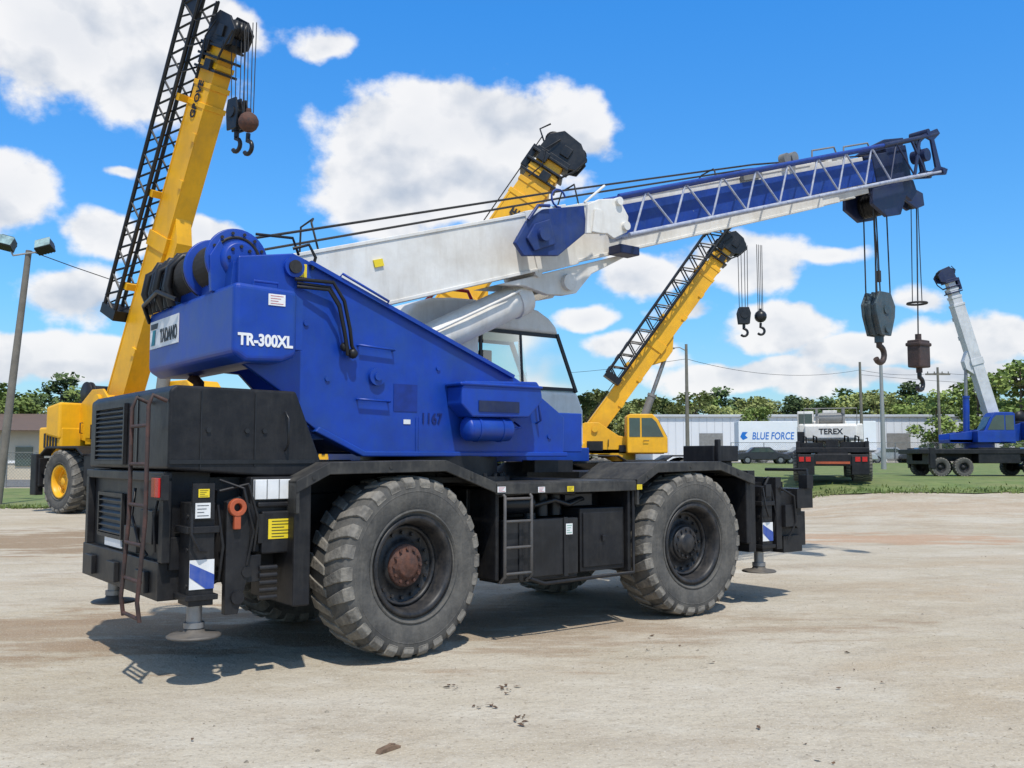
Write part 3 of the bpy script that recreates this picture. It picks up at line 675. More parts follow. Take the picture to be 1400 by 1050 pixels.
g.box(2.8,3.6,-1.0,1.0,1.25,1.36);g.box(3.32,3.5,-1.24,-1.12,.85,1.1);g.cyl((3.6,-1.22,.9),(3.6,-1.1,.9),.08,n=14);g.tube([(3.25,-1.22,1.3),(3.45,-1.26,1.2),(3.5,-1.25,.9),(3.4,-1.2,.7)],.014,6)
g.build('front_bumper',C,[black],.014)
g=G();g.box(2.42,2.86,-.95,-.5,1.60,1.78);g.box(2.5,2.8,-.9,-.55,1.44,1.6);g.box(2.45,2.50,-1.0,-.94,1.5,1.85);g.build('front_stowage_box',C,[black],.01)
g=G();g.cyl((-.9,-.25,1.43),(-.9,-.25,1.66),.66,n=48);
for k in range(28):
    a=k*math.pi/14;g.cyl((-.9+.72*math.cos(a),-.25+.72*math.sin(a),1.43),(-.9+.72*math.cos(a),-.25+.72*math.sin(a),1.5),.02,n=6)
g.cyl((-.9,-.25,1.425),(-.9,-.25,1.47),.78,n=48);g.box(.05,.55,-.7,-.5,1.5,1.62);g.build('turntable',C,[black])
# superstructure
sup=G()
pl=[(-3.08,2.42),(-2.95,2.34),(-2.68,2.16),(-2.50,1.95),(-2.37,1.86),(-1.95,1.68),(.29,1.68),(.30,2.05),(-.03,2.26),(-.35,2.43),(-2.50,3.28),(-2.62,3.32),(-3.08,3.24)]
sup.prism(pl,-.86,-.80)
plf=[(-3.08,2.42),(-2.6,2.4),(-2.2,2.0),(-1.95,1.68),(.29,1.68),(.30,2.05),(-.35,2.43),(-2.50,3.28),(-3.08,3.24)]
sup.prism(plf,.28,.34)
sup.prism([(-2.2,1.80),(-1.95,1.70),(.25,1.70),(.25,1.82),(-1.9,1.84),(-2.1,1.95)],-.80,.28)
sup.box(.29,.68,-.70,.30,1.70,2.10);sup.box(.2,.26,-.8,.28,1.8,2.1);sup.box(-2.9,-2.84,-.8,.28,2.46,3.1)
sup.prism([(-2.42,1.86),(-1.97,1.655),(.31,1.655),(.31,1.70),(-1.95,1.70),(-2.38,1.90)],-.90,-.78)
sup.box(-1.2,-.3,.34,1.30,1.60,1.74);sup.box(-.3,1.72,.34,1.30,1.60,1.76)
sup=sup.build('superstructure_frame',C,[blue],.010)
g=G()
g.beam((-2.48,-.88,3.255),(-.36,-.88,2.415),.05,.035,(0,0,1));
g.beam((-1.42,-.866,1.70),(-1.42,-.866,2.0),.02,.02);g.cyl((-1.84,-.86,2.34),(-1.84,-.90,2.34),.075,n=24);g.cyl((-1.84,-.86,2.34),(-1.84,-.92,2.34),.035,n=16)
g.cyl((-.62,-.86,1.85),(-.62,-.88,1.85),.05,n=16)
for (xa,za,xb,zb) in((-2.02,2.60,-1.68,2.58),(-2.02,2.14,-1.72,2.13)):
    g.tube([(xa,-.86,za),(xa,-.91,za),(xb,-.91,zb),(xb,-.86,zb)],.011,6)
g.tube([(-.16,-.86,2.30),(-.10,-.93,2.28),(-.06,-.93,2.0),(-.06,-.86,1.98)],.012,6)
g.tube([(-2.2,-.87,3.16),(-2.2,-.92,3.19),(-1.75,-.92,3.0),(-1.75,-.87,2.97)],.011,6)
for xx,zz in((-2.3,2.3),(-2.5,2.75),(-1.2,2.45),(-.4,1.85),(.1,1.85)): g.cyl((xx,-.86,zz),(xx,-.875,zz),.022,n=10)
g.build('handrail',sup,[blue])
g=G();g.box(-1.66,-1.42,-.866,-.861,2.05,2.29);g.build('hatch_patch',sup,[mat('darker_blue_patch',(.002,.024,.21),.45,0,.3,6)])
text('1167',.135,(-1.27,-.866,1.99),(1,0,0),(0,0,1),sup,txtn,.002,sx=.85)
sticker(-2.62,-2.50,3.13,3.24,-.863,yellowd,sup);sticker(-1.56,-1.49,1.94,1.98,-.863,whites,sup)
cw=G();cw.prism([(-3.20,2.44),(-3.20,2.99),(-2.68,2.97),(-2.68,2.44),(-2.8,2.39),(-3.1,2.38)],-1.10,1.02)
cw=cw.build('counterweight',C,[blue],.045,4)
g=G();g.prism([(-3.12,2.97),(-3.1,3.20),(-2.68,3.26),(-2.6,2.95)],-.80,.75);g.prism([(-2.69,2.5),(-2.62,2.5),(-2.62,2.9),(-2.69,2.95)],-1.06,-.86)
g.tube([(-3.0,-.98,2.98),(-3.0,-.98,3.03),(-2.8,-.98,3.03),(-2.8,-.98,2.97)],.012,6)
g.build('winch_mount',cw,[blue],.015)
g=G();g.box(-3.208,-3.202,.16,.95,2.64,2.895);g.build('name_plate',cw,[whites])
text('TADANO',.165,(-3.210,.42,2.735),(0,-1,0),(0,0,1),cw,blackt,.006,sx=.66)
g=G();g.add([(-3.212,.92,2.87),(-3.212,.72,2.87),(-3.212,.74,2.82),(-3.212,.92,2.82)],[(0,1,2,3)],0);g.add([(-3.212,.86,2.81),(-3.212,.78,2.81),(-3.212,.80,2.67),(-3.212,.90,2.67)],[(0,1,2,3)],1)
g.build('emblem',cw,[blackt,teal])
text('TR-300XL',.125,(-2.945,-1.104,2.545),(1,0,0),(0,0,1),cw,txtw,.005,sx=.84)
sticker(-2.93,-2.79,2.83,2.92,-1.102,whites,cw,red,2)
ZW=3.25
wn_=G()
for y in(-.63,-.12): wn_.lathe([(.001,y),(.26,y),(.265,y+.02),(.26,y+.04),(.001,y+.04)],c=(-3.0,0,ZW),n=40)
wn_.lathe([(.001,-.70),(.13,-.70),(.16,-.66),(.16,-.62)],c=(-3.0,0,ZW),n=28)
wn_.prism([(-3.22,2.97),(-3.24,3.26),(-3.16,3.40),(-3.05,3.2),(-2.85,3.15),(-2.8,2.97)],-.66,-.60)
wn_.cyl((-2.62,-.90,3.20),(-2.62,-.66,3.20),.085,n=24)
wn_=wn_.build('winch',C,[blue],.006)
g=G()
for k in range(14): a=k*math.pi/7;g.cyl((-3.0+.22*math.cos(a),-.64,ZW+.22*math.sin(a)),(-3.0+.22*math.cos(a),-.65,ZW+.22*math.sin(a)),.014,n=8)
for k in range(8): a=k*math.pi/4;g.cyl((-3.0+.10*math.cos(a),-.70,ZW+.10*math.sin(a)),(-3.0+.10*math.cos(a),-.715,ZW+.10*math.sin(a)),.014,n=8)
g.lathe([(.175,-.632),(.19,-.645),(.20,-.632)],c=(-3.0,0,ZW),n=32)
g.cyl((-2.62,-.92,3.20),(-2.62,-.90,3.20),.055,n=16)
for y in(-.05,.40): g.lathe([(.001,y),(.25,y),(.25,y+.04),(.001,y+.04)],c=(-3.0,0,ZW),n=32)
for y0,y1 in((-.59,-.12),(-.01,.40)):
    n=9;pr=[]
    for i in range(n): 
        yy=y0+(y1-y0)*i/n;pr+=[(.19,yy),(.205,yy+(y1-y0)/n/2)]
    g.lathe(pr,c=(-3.0,0,ZW),n=32,smooth=False)
g.build('drum',wn_,[rope])
g=G()
for i in range(7):
    y=.34+i*.11;k_=.03*math.sin(i*2.3)
    g.tube([(-2.8,y,3.0),(-2.85,y,3.30+k_),(-2.98,y,3.43+k_),(-3.12,y+.02,3.43+k_),(-3.22+k_,y+.03,3.32),(-3.25+k_,y+.03,3.15),(-3.2,y+.03,2.98)],.036,10)
g.box(-3.10,-2.87,.4,1.0,2.95,3.2);g.tube([(-3.25,.1,3.0),(-3.32,.4,3.10),(-3.29,.9,3.04),(-3.2,1.0,2.9)],.02)
g.build('hydraulic_hose_bundle',wn_,[hose])
g=G();g.tube([(-2.62,-.90,3.10),(-2.3,-.95,3.1),(-2.2,-.96,2.95),(-2.15,-.97,2.72),(-2.12,-.95,2.58),(-2.05,-.9,2.52)],.016)
g.tube([(-2.60,-.90,3.04),(-2.35,-.97,3.03),(-2.26,-.98,2.9),(-2.2,-.98,2.66),(-2.16,-.95,2.5)],.015);g.tube([(-2.60,-.90,3.07),(-2.32,-.93,3.06),(-2.23,-.94,2.92),(-2.18,-.94,2.7),(-2.13,-.92,2.5)],.012)
g.ball((-2.1,-.93,2.52),.045,10);g.ball((-2.18,-.93,2.57),.04,10)
g.tube([(-2.62,-.85,3.36),(-2.5,-.9,3.40),(-2.44,-.9,3.3),(-2.46,-.88,3.2)],.014);g.tube([(-2.9,-.75,3.46),(-2.6,-.8,3.46),(-2.5,-.7,3.35)],.012)
g.build('hydraulic_hose',sup,[hose])
tb=G();tb.prism([(-1.10,2.27),(-1.06,2.33),(-.24,2.36),(-.19,2.30),(-.17,2.18),(-.34,2.02),(-.98,2.01),(-1.10,2.12)],-1.10,-.86)
tb.box(-1.13,-.18,-1.12,-.86,2.29,2.32);tb=tb.build('toolbox',C,[blue],.014)
g=G();g.box(-.92,-.46,-1.11,-1.101,2.06,2.16,0);g.build('recess_panel',tb,[navy])
g=G();g.cyl((-.97,-1.0,1.905),(-.53,-1.0,1.905),.11,n=28);g.ball((-.97,-1.0,1.905),.11,16,0,(.45,1,1));g.ball((-.53,-1.0,1.905),.11,16,0,(.45,1,1))
for x in(-.88,-.62): g.cyl((x-.012,-1.0,1.905),(x+.012,-1.0,1.905),.117,n=28)
g.tube([(-.48,-1.0,1.905),(-.36,-1.0,1.93),(-.34,-.88,1.98)],.012,6);g.build('air_tank',C,[blue])
# cab
cab=G()
cab.prism([(-.72,1.76),(-.76,2.42),(1.56,2.42),(1.66,2.2),(1.66,1.76)],.36,1.28)
cab.prism([(-.76,2.422),(-.83,2.9),(-.80,3.12),(-.68,3.26),(-.48,3.34),(-.2,3.37),(.14,3.38),(.14,2.422)],.36,1.28)
cab.prism([(.142,3.07),(.142,3.382),(.75,3.38),(.98,3.34),(1.14,3.26),(1.24,3.17),(1.29,3.07)],.36,1.28)
cab=cab.build('cab',C,[white],.05,5)
g=G()
for y in(.385,1.255): g.beam((1.25,y,3.08),(1.545,y,2.41),.04,.05,(0,1,0));g.beam((.71,y,3.06),(.74,y,2.42),.03,.035,(0,1,0));g.beam((.165,y,3.06),(.165,y,2.42),.03,.03,(0,1,0));g.beam((.15,y,3.055),(1.24,y,3.055),.04,.03,(0,1,0));g.beam((.15,y,2.44),(1.54,y,2.44),.04,.03,(0,1,0))
g.build('window_frame',cab,[blackt])
for xa in(((.19,2.46),(.19,3.03),(.69,3.03),(.72,2.46)),((.76,2.46),(.73,3.03),(1.24,3.03),(1.50,2.46))):
    for y in(.372,1.268): g=G();g.add([(x,y,z) for x,z in xa],[(0,1,2,3)]);g.build('window',cab,[cg_])
g=G();g.add([(1.27,.42,3.04),(1.27,1.22,3.04),(1.54,1.22,2.44),(1.54,.42,2.44)],[(0,1,2,3)]);g.build('windshield',cab,[cg_])
g=G();g.box(.35,.48,.60,1.05,2.43,2.86);g.box(.42,.8,.60,1.05,2.42,2.5);g.cyl((1.3,.8,2.42),(1.15,.8,2.66),.03,n=8)
g.box(1.05,1.12,.5,.56,2.42,2.75);g.build('seat',cab,[hose],.02)
g=G();g.tube([(-.5,.45,3.32),(-.35,.40,3.46),(.0,.4,3.46),(.1,.45,3.36)],.02);g.build('beacon_rail',cab,[red])
# ------------------------------ boom frame
TH=math.atan2(.298,1)
BM=Matrix.Translation((-2.34,0,2.80))@Matrix.Rotation(-TH,4,'Y')
b=G(BM)
b.box(-.55,8.3,-.27,.27,0,.63,0)
b.box(-.6,-.5,-.29,.29,-.02,.5,0)
for s_,k in((8.3,.02),(8.75,.04),(9.2,.06)):
    b.box(s_,s_+.46,-.27+k,.27-k,k*.8,.63-k*.6,0)
    b.box(s_-.05,s_+.05,-.285+k,.285-k,-.01+k*.5,.65-k*.4,0)
b.box(2.9,3.5,-.285,.285,-.02,.65,0)
b.box(-.3,8.2,-.282,-.27,.0,.035,0);b.box(-.3,8.2,-.282,-.27,.595,.63,0)
boom=b.build('boom',C,[white],.025,3)
g=G();lb_=[(-.05,3.44),(1.95,4.05),(1.25,3.70),(1.02,3.46),(.86,3.42),(.60,3.40),(.30,3.46)];g.prism(lb_,-.24,-.16);g.prism(lb_,.16,.24);g.cyl((.88,-.3,3.56),(.88,.3,3.56),.09,n=20)
g.cyl((.45,-.28,3.62),(.45,.28,3.62),.05,n=16)
g.build('lift_bracket',boom,[white],.01)
g=G(BM);g.box(4.05,9.75,-.300,-.284,.19,.53);g.build('blue_side_stripe',boom,[blued])
g=G(BM);g.box(.95,1.05,-.289,-.2715,.37,.44,0);g.build('warning_sticker',boom,[yellowd])
g=G(BM)
for s_ in(6.9,7.5,8.1): g.box(s_-.09,s_+.09,-.2,.2,.63,.70)
for s_ in(7.6,7.78): g.cyl((s_,-.35,.74),(s_,-.25,.74),.075,n=20)
g.box(6.6,7.0,-.34,-.28,.55,.66);g.box(8.1,8.9,-.2,.2,.63,.68)
g.tube([(8.3,-.25,.66),(8.35,-.25,.80),(8.9,-.25,.80),(8.95,-.25,.66)],.014,6);g.tube([(9.1,-.25,.62),(9.15,-.25,.78),(9.8,-.25,.78),(9.85,-.25,.64)],.014,6)
g.box(9.0,9.5,-.1,.15,.62,.70)
g.build('top_fitting',boom,[grey],.006)
for s_,h in((.45,.26),(3.75,.2),(6.2,.12)):
    g=G(BM);g.tube([(s_,-.22,.62),(s_,-.22,.62+h),(s_+.06,-.16,.66+h),(s_,.0,.62+h),(s_,.18,.62)],.010,6);g.build('rope_guide',boom,[rope])
g=G(BM);g.tube([(3.4+.1*math.cos(t),-.3,.72+.1*math.sin(t)) for t in [i*math.pi/6 for i in range(10)]],.012,6);g.build('rope_guide',boom,[blued])
hd=G(BM)
hp=[(9.7,.1),(10.9,.1),(10.95,-.1),(10.75,-.22),(10.6,-.12),(10.35,-.38),(9.95,-.36),(9.62,-.12)]
hd.box(9.66,10.9,-.24,-.18,.02,.60);hd.box(9.66,10.9,.18,.24,.02,.60);hd.box(9.66,9.9,-.24,.24,.05,.58);hd.box(10.3,10.9,-.24,.24,.54,.66)
hd.prism(hp,-.26,-.20);hd.prism(hp,.20,.26);hd.prism([(9.5,.62),(10.9,.66),(10.95,.78),(10.4,.80),(9.9,.72)],-.2,-.15)
ha=[(10.7,.05),(11.15,-.02),(11.42,-.14),(11.40,-.34),(11.15,-.36),(10.8,-.16)];hd.prism(ha,-.10,-.06);hd.prism(ha,.06,.10)
hd=hd.build('boom_head',boom,[navy],.01)
for yy,rr,c_ in [(y,.19,(10.1,-.14)) for y in(-.15,-.09,-.03,.03,.09,.15)]+[(y,.17,(10.72,.40)) for y in(-.09,-.03,.03,.09)]+[(0,.16,(11.25,-.20))]:
    g=G(BM);g.lathe([(.001,yy-.022),(rr,yy-.022),(rr-.025,yy),(rr,yy+.022),(.001,yy+.022)],c=(c_[0],0,c_[1]),n=24);g.build('sheave',hd,[blackg])
# jib
y0,y1=-.66,-.42
tl=lambda s:.60+(s-4.0)*.012
jb=.165
j=G(BM)
for y in(y0,y1):
    j.cyl((3.95,y,.60),(9.5,y,.666),.028,n=8,mi=1);j.cyl((3.98,y,jb),(10.0,y,jb-.03),.026,n=8,mi=0);j.cyl((10.0,y,jb-.03),(11.1,y,.12),.028,n=8,mi=0);j.cyl((9.5,y,.666),(11.1,y,.70),.032,n=8,mi=2)
n=9;L0=4.05;L1=10.2
for i in range(n):
    a=L0+(L1-L0)*i/n;bm_=L0+(L1-L0)*(i+.5)/n;c_=L0+(L1-L0)*(i+1)/n
    j.cyl((a,y0,jb-.01),(bm_,y0,tl(bm_)),.013,n=6,mi=0 if i<8 else 2);j.cyl((bm_,y0,tl(bm_)),(c_,y0,jb-.01),.013,n=6,mi=0 if i<8 else 2)
    j.cyl((a,y0,jb-.01),(bm_,y1,jb-.01),.012,n=5,mi=1);j.cyl((bm_,y1,jb-.01),(c_,y0,jb-.01),.012,n=5,mi=1)
    j.cyl((a,y0,tl(a)),(bm_,y1,tl(bm_)),.012,n=5,mi=1)
jib=j.build('lattice_jib',C,[whitew,blued,navy])
g=G(BM)
for y in(y0-.02,y1-.02):
    g.prism([(10.6,.10),(11.12,.06),(11.2,.14),(11.0,.20),(10.95,.62),(11.16,.70),(11.1,.78),(10.6,.72),(10.85,.62),(10.85,.2)],y,y+.035)
g.cyl((11.02,y0-.05,.13),(11.02,y1+.05,.13),.045,n=12);g.cyl((10.7,y0,.42),(10.7,y1,.42),.1,n=16);g.cyl((10.8,y0-.03,.75),(10.8,y1+.03,.75),.05,n=12)
g.beam((10.2,y0,.13),(10.55,y0,.67),.03,.05);g.beam((10.55,y0,.13),(10.3,y0,.67),.03,.04)
g.build('jib_end_frame',jib,[navy],.006)
g=G();g.prism([(-.13,3.80),(.03,4.05),(.24,4.20),(.80,4.33),(.84,4.05),(.44,3.74),(-.02,3.68)],-.62,-.57)
g.prism([(-.0,3.86),(.1,4.02),(.3,4.10),(.38,3.85),(.1,3.74)],-.65,-.62);g.cyl((.2,-.70,3.92),(.2,-.28,3.92),.07,n=18);g.box(.4,.8,-.60,-.28,4.12,4.18)
g.tube([(.02,-.64,4.05),(.15,-.64,4.22),(.3,-.64,4.24)],.02,6)
g.build('jib_bracket',jib,[mat('bracket_blue_paint',(.004,.025,.15),.5,0,.3,6,dirt=(.05,.07,.12),damt=.5)],.008)
g=G();g.prism([(.80,4.02),(.82,4.34),(.98,4.42),(1.28,4.48),(1.42,4.30),(1.40,4.12),(1.2,4.02),(1.1,4.06)],-.66,-.62);g.prism([(.86,4.04),(.9,4.3),(1.0,4.3),(1.0,4.04)],-.69,-.66)
g.cyl((1.36,-.70,4.18),(1.36,-.55,4.18),.05,n=14);g.cyl((1.26,-.70,4.44),(1.26,-.55,4.44),.045,n=14);g.beam((.8,-.62,4.36),(1.1,-.62,4.60),.025,.025)
g.build('jib_mount',jib,[white],.008)
g=G();g.box(1.45,1.75,-.5,-.3,3.93,4.03);g.build('jib_rest',jib,[navy],.01)
lc=G();lc.cyl((-1.25,-.0,2.58),(.38,0,3.355),.175,n=32);lc.cyl((.30,0,3.317),(.45,0,3.39),.195,n=32);lc.cyl((-1.0,0,2.70),(-.93,0,2.733),.19,n=32)
lc.tube([(-1.0,-.19,2.80),(-.4,-.21,3.09),(.1,-.21,3.33),(.3,-.16,3.43)],.018,6)
lc=lc.build('lift_cylinder',C,[white],.006)
g=G();g.cyl((.42,0,3.375),(.84,0,3.55),.095,n=20);g.build('rod',lc,[chrome])
def bp(s,y,t): return BM@Vector((s,y,t))
for ya,yb,dz in((-.35,-.08,0.0),(.2,.08,-.06)):
    g=G();g.tube([(-2.96,ya,3.46+dz),bp(3.75,yb,.82+dz),bp(7.2,yb,.76+dz*.5),bp(10.72,yb,.575)],.012,6)
    g.build('hoist_rope',C,[rope])
hx=7.40
hb=G();cheek=[(hx-.15,4.17),(hx+.15,4.17),(hx+.27,3.97),(hx+.25,3.80),(hx+.13,3.50),(hx-.13,3.50),(hx-.25,3.80),(hx-.27,3.97)]
for y in(-.13,-.02,.09): hb.prism(cheek,y,y+.04)
inn=[(hx-.13,4.13),(hx+.13,4.13),(hx+.24,3.96),(hx+.22,3.81),(hx+.11,3.52),(hx-.11,3.52),(hx-.22,3.81),(hx-.24,3.96)];hb.prism(inn,-.10,.10)
hb.cyl((hx,-.15,3.9),(hx,.15,3.9),.07,n=18);hb.cyl((hx,-.16,3.6),(hx,.16,3.6),.06,n=14);hb.cyl((hx,0,3.5),(hx,0,3.40),.07,n=14)
hb=hb.build('hook_block',C,[blockm],.01)
def hook(cx,cz,r,th,par,mt):
    g=G();pts=[(cx,0,cz+r*1.9),(cx,0,cz+r*1.3)]
    for i in range(11):
        a=R(95-i*24)
        pts.append((cx+r*math.cos(a)*(1 if i>0 else .6),0,cz+r*math.sin(a)))
    g.tube(pts,th,10)
    return g.build('hook',par,[mt],0)
hook(hx+.0,3.22,.125,.045,hb,mat('dark_forged_steel',(.06,.045,.04),.6,.3,.3,9,dirt=(.1,.05,.03),damt=.5))
for dx,y,tx in((-.22,-.1,9.93),(.22,-.1,10.27),(-.20,.1,9.95),(.22,.08,10.27),(-.1,-.05,9.98)):
    g=G();g.cyl((hx+dx*.9,y*.9,4.0),tuple(bp(tx,y,-.14)),.011,n=6);g.build('hoist_rope',C,[rope])
g=G()
for dx in(-.30,-.26): g.cyl((hx+dx,-.2,4.35),tuple(bp(9.72,-.2,-.05)),.007,n=5)
g.cyl((hx-.28,-.2,4.28),(hx-.28,-.2,4.45),.03,n=8)
g.build('limit_switch_weight',C,[rope])
ox=8.53;oz=-.20
ob=G();ob.box(ox-.16,ox+.16,-.11,.11,3.28+oz,3.72+oz);ob.box(ox-.18,ox+.18,-.13,.13,3.62+oz,3.68+oz);ob.cyl((ox,0,3.72+oz),(ox,0,3.82+oz),.05,n=10);ob.cyl((ox,0,3.28+oz),(ox,0,3.2+oz),.05,n=10)
ob=ob.build('overhaul_ball_block',C,[mat('rusty_brown_block',(.06,.035,.03),.7,0,.4,9,dirt=(.03,.03,.03),damt=.6,bump=.3)],.02)
hook(ox,3.02+oz,.10,.035,ob,blackg)
g=G();g.cyl((ox,0,3.8+oz),tuple(bp(11.36,0,-.24)),.011,n=6);g.build('hoist_rope',C,[rope])
g=G();g.cyl((ox-.14,0,4.13),tuple(bp(11.15,0,-.33)),.008,n=5);g.cyl((ox+.15,0,4.13),tuple(bp(11.38,0,-.3)),.008,n=5)
pts=[(ox+.15*math.cos(t),.15*math.sin(t),4.12) for t in [i*math.pi/8 for i in range(16)]];g.tube(pts,.018,6,closed=True);g.build('limit_switch_ring',C,[rope])
# ------------------------------------------------------------ background cranes
def bgcrane(loc,rz,scale,elev,blen,px,pz,paint,label,jibon=True,cabx=-.6,caby=-1.1,hooks=(),txt='GROVE',dark=black,bt=.85,rimc=None,sl_=None,headm=blackg,carr=black,long_=0,body=None,wr=1,ts=.42,tpos=.66,hoodon=True,jo=.12):
    body=body or paint
    c=root('mobile_crane',loc,rz,label,'crane',None,scale)
    tmx=tyre_mesh(.75,.55,.36,20);rmx=rim_mesh(.36,.55,'rim',rimc or rimm,rimc or rimm)
    xs=(-1.7-long_,1.7+long_) if wr==1 else (-2.6-long_,-1.5-long_,1.5+long_,2.6+long_)
    for x in xs:
        for y,st in((-1.1,0),(1.1,math.pi)):
            wl=bpy.data.objects.new('wheel',None);col.objects.link(wl);wl.parent=c;wl.location=(x,y,.75*wr);wl.rotation_euler=(0,0,st)
            put(tmx,'tyre',wl,(0,0,0),scl=wr);put(rmx,'rim',wl,(0,0,0),scl=wr)
    g=G();g.box(-3.2-long_,3.2+long_,-.6,.6,.75,1.35);g.box(-.8-long_,.8+long_,-1.25,1.25,.65,1.4)
    if wr<1: g.box(-3.4-long_,3.6+long_,-1.28,1.28,1.1,1.32)
    for x in(-1.7-long_,1.7+long_):
        if wr==1: g.prism([(x-1,1.4),(x-.7,1.58),(x+.7,1.58),(x+1,1.4),(x+1,1.34),(x+.7,1.52),(x-.7,1.52),(x-1,1.34)],-1.35,1.35)
        g.cyl((x,-.9,.75*wr),(x,.9,.75*wr),.15,n=10)
    for x in(-3.1-long_,3.0+long_): g.box(x-.2,x+.2,-1.25,1.25,.6,1.3);g.box(x-.14,x+.14,-1.3,-1.1,.4,1.4);g.box(x-.14,x+.14,1.1,1.3,.4,1.4)
    g.build('carrier',c,[carr],.02)
    if hoodon:
        g=G();g.box(-3.3-long_,-2.2-long_,-1.1,1.1,1.35,2.05);g.build('engine_hood',c,[body],.05,3)
        g=G()
        for q in range(6): g.box(-3.33-long_,-3.3-long_,-.8,.8,1.5+q*.08,1.54+q*.08)
        for q in range(5): g.box(-3.0-long_+q*.14,-2.93-long_+q*.14,-1.12,-1.10,1.55,1.9)
        g.build('grille',c,[blackt])
    q=px
    g=G()
    for y in(-.62,.56):
        g.prism([(q-.9,1.75),(q-.9,2.6),(q-.35,pz+.25),(q+.15,pz+.25),(q+.9,2.3),(q+2.6,2.05),(q+2.6,1.65),(q,1.6)],y,y+.06)
    g.box(q-.6,q+2.6,-.62,.62,1.62,1.8);g.cyl((q+.9,0,1.35),(q+.9,0,1.65),.7,n=28)
    g.cyl((q,-.7,pz),(q,.7,pz),.12,n=14)
    g.box(q-.9,q-.4,-.56,.56,1.9,2.5);g.box(q+.4,q+1.5,.62,1.15,1.65,2.2)
    g.build('superstructure_frame',c,[body],.015)
    g=G()
    for xx in(q-.7,q+.5,q+1.6): g.tube([(xx,-.64,1.9),(xx,-.70,1.9),(xx,-.70,2.15),(xx,-.64,2.15)],.015,5)
    g.box(q-.3,q+.3,-.66,-.63,1.75,2.1);g.box(q+.9,q+1.3,-.75,-.63,1.7,1.95);g.build('side_fittings',c,[dark])
    g=G();g.prism([(q-1.5,1.85),(q-1.5,2.55),(q-.85,2.65),(q-.85,1.75)],-1.15,1.15);g.build('counterweight',c,[body],.06,3)
    w=G()
    for yy in(-.45,-.35,.35,.45): w.lathe([(.001,yy),(.28,yy),(.28,yy+.03),(.001,yy+.03)],c=(q-.95,0,2.9),n=20)
    w.lathe([(.2,-.42),(.2,.42)],c=(q-.95,0,2.9),n=20);w.box(q-1.2,q-.7,-.5,.5,2.55,2.7);w.build('winch',c,[dark])
    x=cabx;ya_,yb_=(caby,caby+.85)
    cb_=G();cb_.prism([(x,1.65),(x,3.0),(x+.1,3.1),(x+.95,3.1),(x+1.15,2.9),(x+1.5,2.2),(x+1.5,1.65)],ya_,yb_);cb_=cb_.build('cab',c,[body],.04,3)
    for yy in(ya_-.012,yb_+.002):
        g=G();g.prism([(x+.08,2.25),(x+.08,2.95),(x+.48,2.95),(x+.48,2.25)],yy,yy+.01);g.prism([(x+.54,2.25),(x+.54,2.95),(x+.92,2.95),(x+1.08,2.8),(x+1.35,2.25)],yy,yy+.01);g.build('window',cb_,[glass])
    g=G();g.add([(x+1.175,ya_+.06,2.88),(x+1.175,yb_-.06,2.88),(x+1.5,yb_-.06,2.24),(x+1.5,ya_+.06,2.24)],[(0,1,2,3)]);g.build('windshield',cb_,[glass])
    g=G();g.tube([(x+.6,ya_-.02,2.1),(x+.6,ya_-.06,2.1),(x+.8,ya_-.06,2.1)],.015,5);g.build('door_handle',cb_,[blackt])
    M=Matrix.Translation((q,0,pz))@Matrix.Rotation(-elev,4,'Y')
    h=bt/2
    g=G(M);g.box(-.3,blen*.80,-.26,.26,-h,h);
    for i,kk in enumerate((.80,.85,.90)): g.box(blen*kk,blen*(kk+.05),-.24+i*.02,.24-i*.02,-h+.04+i*.03,h-.04-i*.03);g.box(blen*kk-.06,blen*kk+.06,-.28+i*.02,.28-i*.02,-h-.02+i*.03,h+.02-i*.03)
    g.box(blen*.42,blen*.46,-.3,.3,-h-.04,h+.04);g.box(-.2,blen*.8,-.275,-.26,-h,-h+.05);g.box(-.2,blen*.8,-.275,-.26,h-.05,h)
    for kk in(.15,.28,.6,.72): g.box(blen*kk-.1,blen*kk+.1,-.31,-.26,-h-.03,-h+.14)
    g.prism([(blen*.36,-h+.02),(blen*.52,-h+.02),(blen*.46,-h-.32),(blen*.41,-h-.32)],-.2,.2)
    bo=g.build('boom',c,[paint],.02)
    g=G(M);e=blen*.95
    hp_=[(e,-h),(e,h),(e+.5,h*.9),(e+.75,h*.3),(e+.7,-h*.9),(e+.45,-h-.30),(e+.1,-h-.25)]
    g.box(e,e+.12,-.27,.27,-h-.03,h+.03);g.prism(hp_,-.26,-.2);g.prism(hp_,.2,.26)
    for t_ in(-.6,-.3,-.05): g.box(e+t_,e+t_+.06,-.3,.3,-h-.05,h+.1);
    g.box(e-.5,e+.1,-.2,.2,h,h+.15);g.tube([(e-.3,-.28,-h),(e,-.34,-h-.2),(e+.4,-.3,-h-.3)],.03,6)
    for a_,b_,c_ in((e-.6,-.34,-.1),(e-.2,-.33,.2),(e+.2,-.31,-.2)): g.box(a_,a_+.25,b_,b_+.08,c_-.12,c_+.12)
    g.tube([(e-.7,-.36,h*.5),(e-.3,-.4,h*.2),(e+.1,-.36,h*.6),(e+.5,-.3,h*.2)],.02,5);g.tube([(e+.3,-.1,h),(e+.5,-.1,h+.25),(e+.75,-.1,h+.1)],.025,5)
    hd_=g.build('boom_head',bo,[headm],.01)
    for yy in(-.12,.0,.12):
        for zz in(-h-.05,h*.6): g=G(M);g.lathe([(.001,yy-.03),(.2,yy-.03),(.17,yy),(.2,yy+.03),(.001,yy+.03)],c=(e+.45,0,zz),n=18);g.build('sheave',hd_,[blackg])
    if txt: text(txt,bt*ts,M@Vector((blen*tpos,-.282,.0)),M.to_3x3()@Vector((1,0,0)),M.to_3x3()@Vector((0,0,1)),bo,blackt,.010)
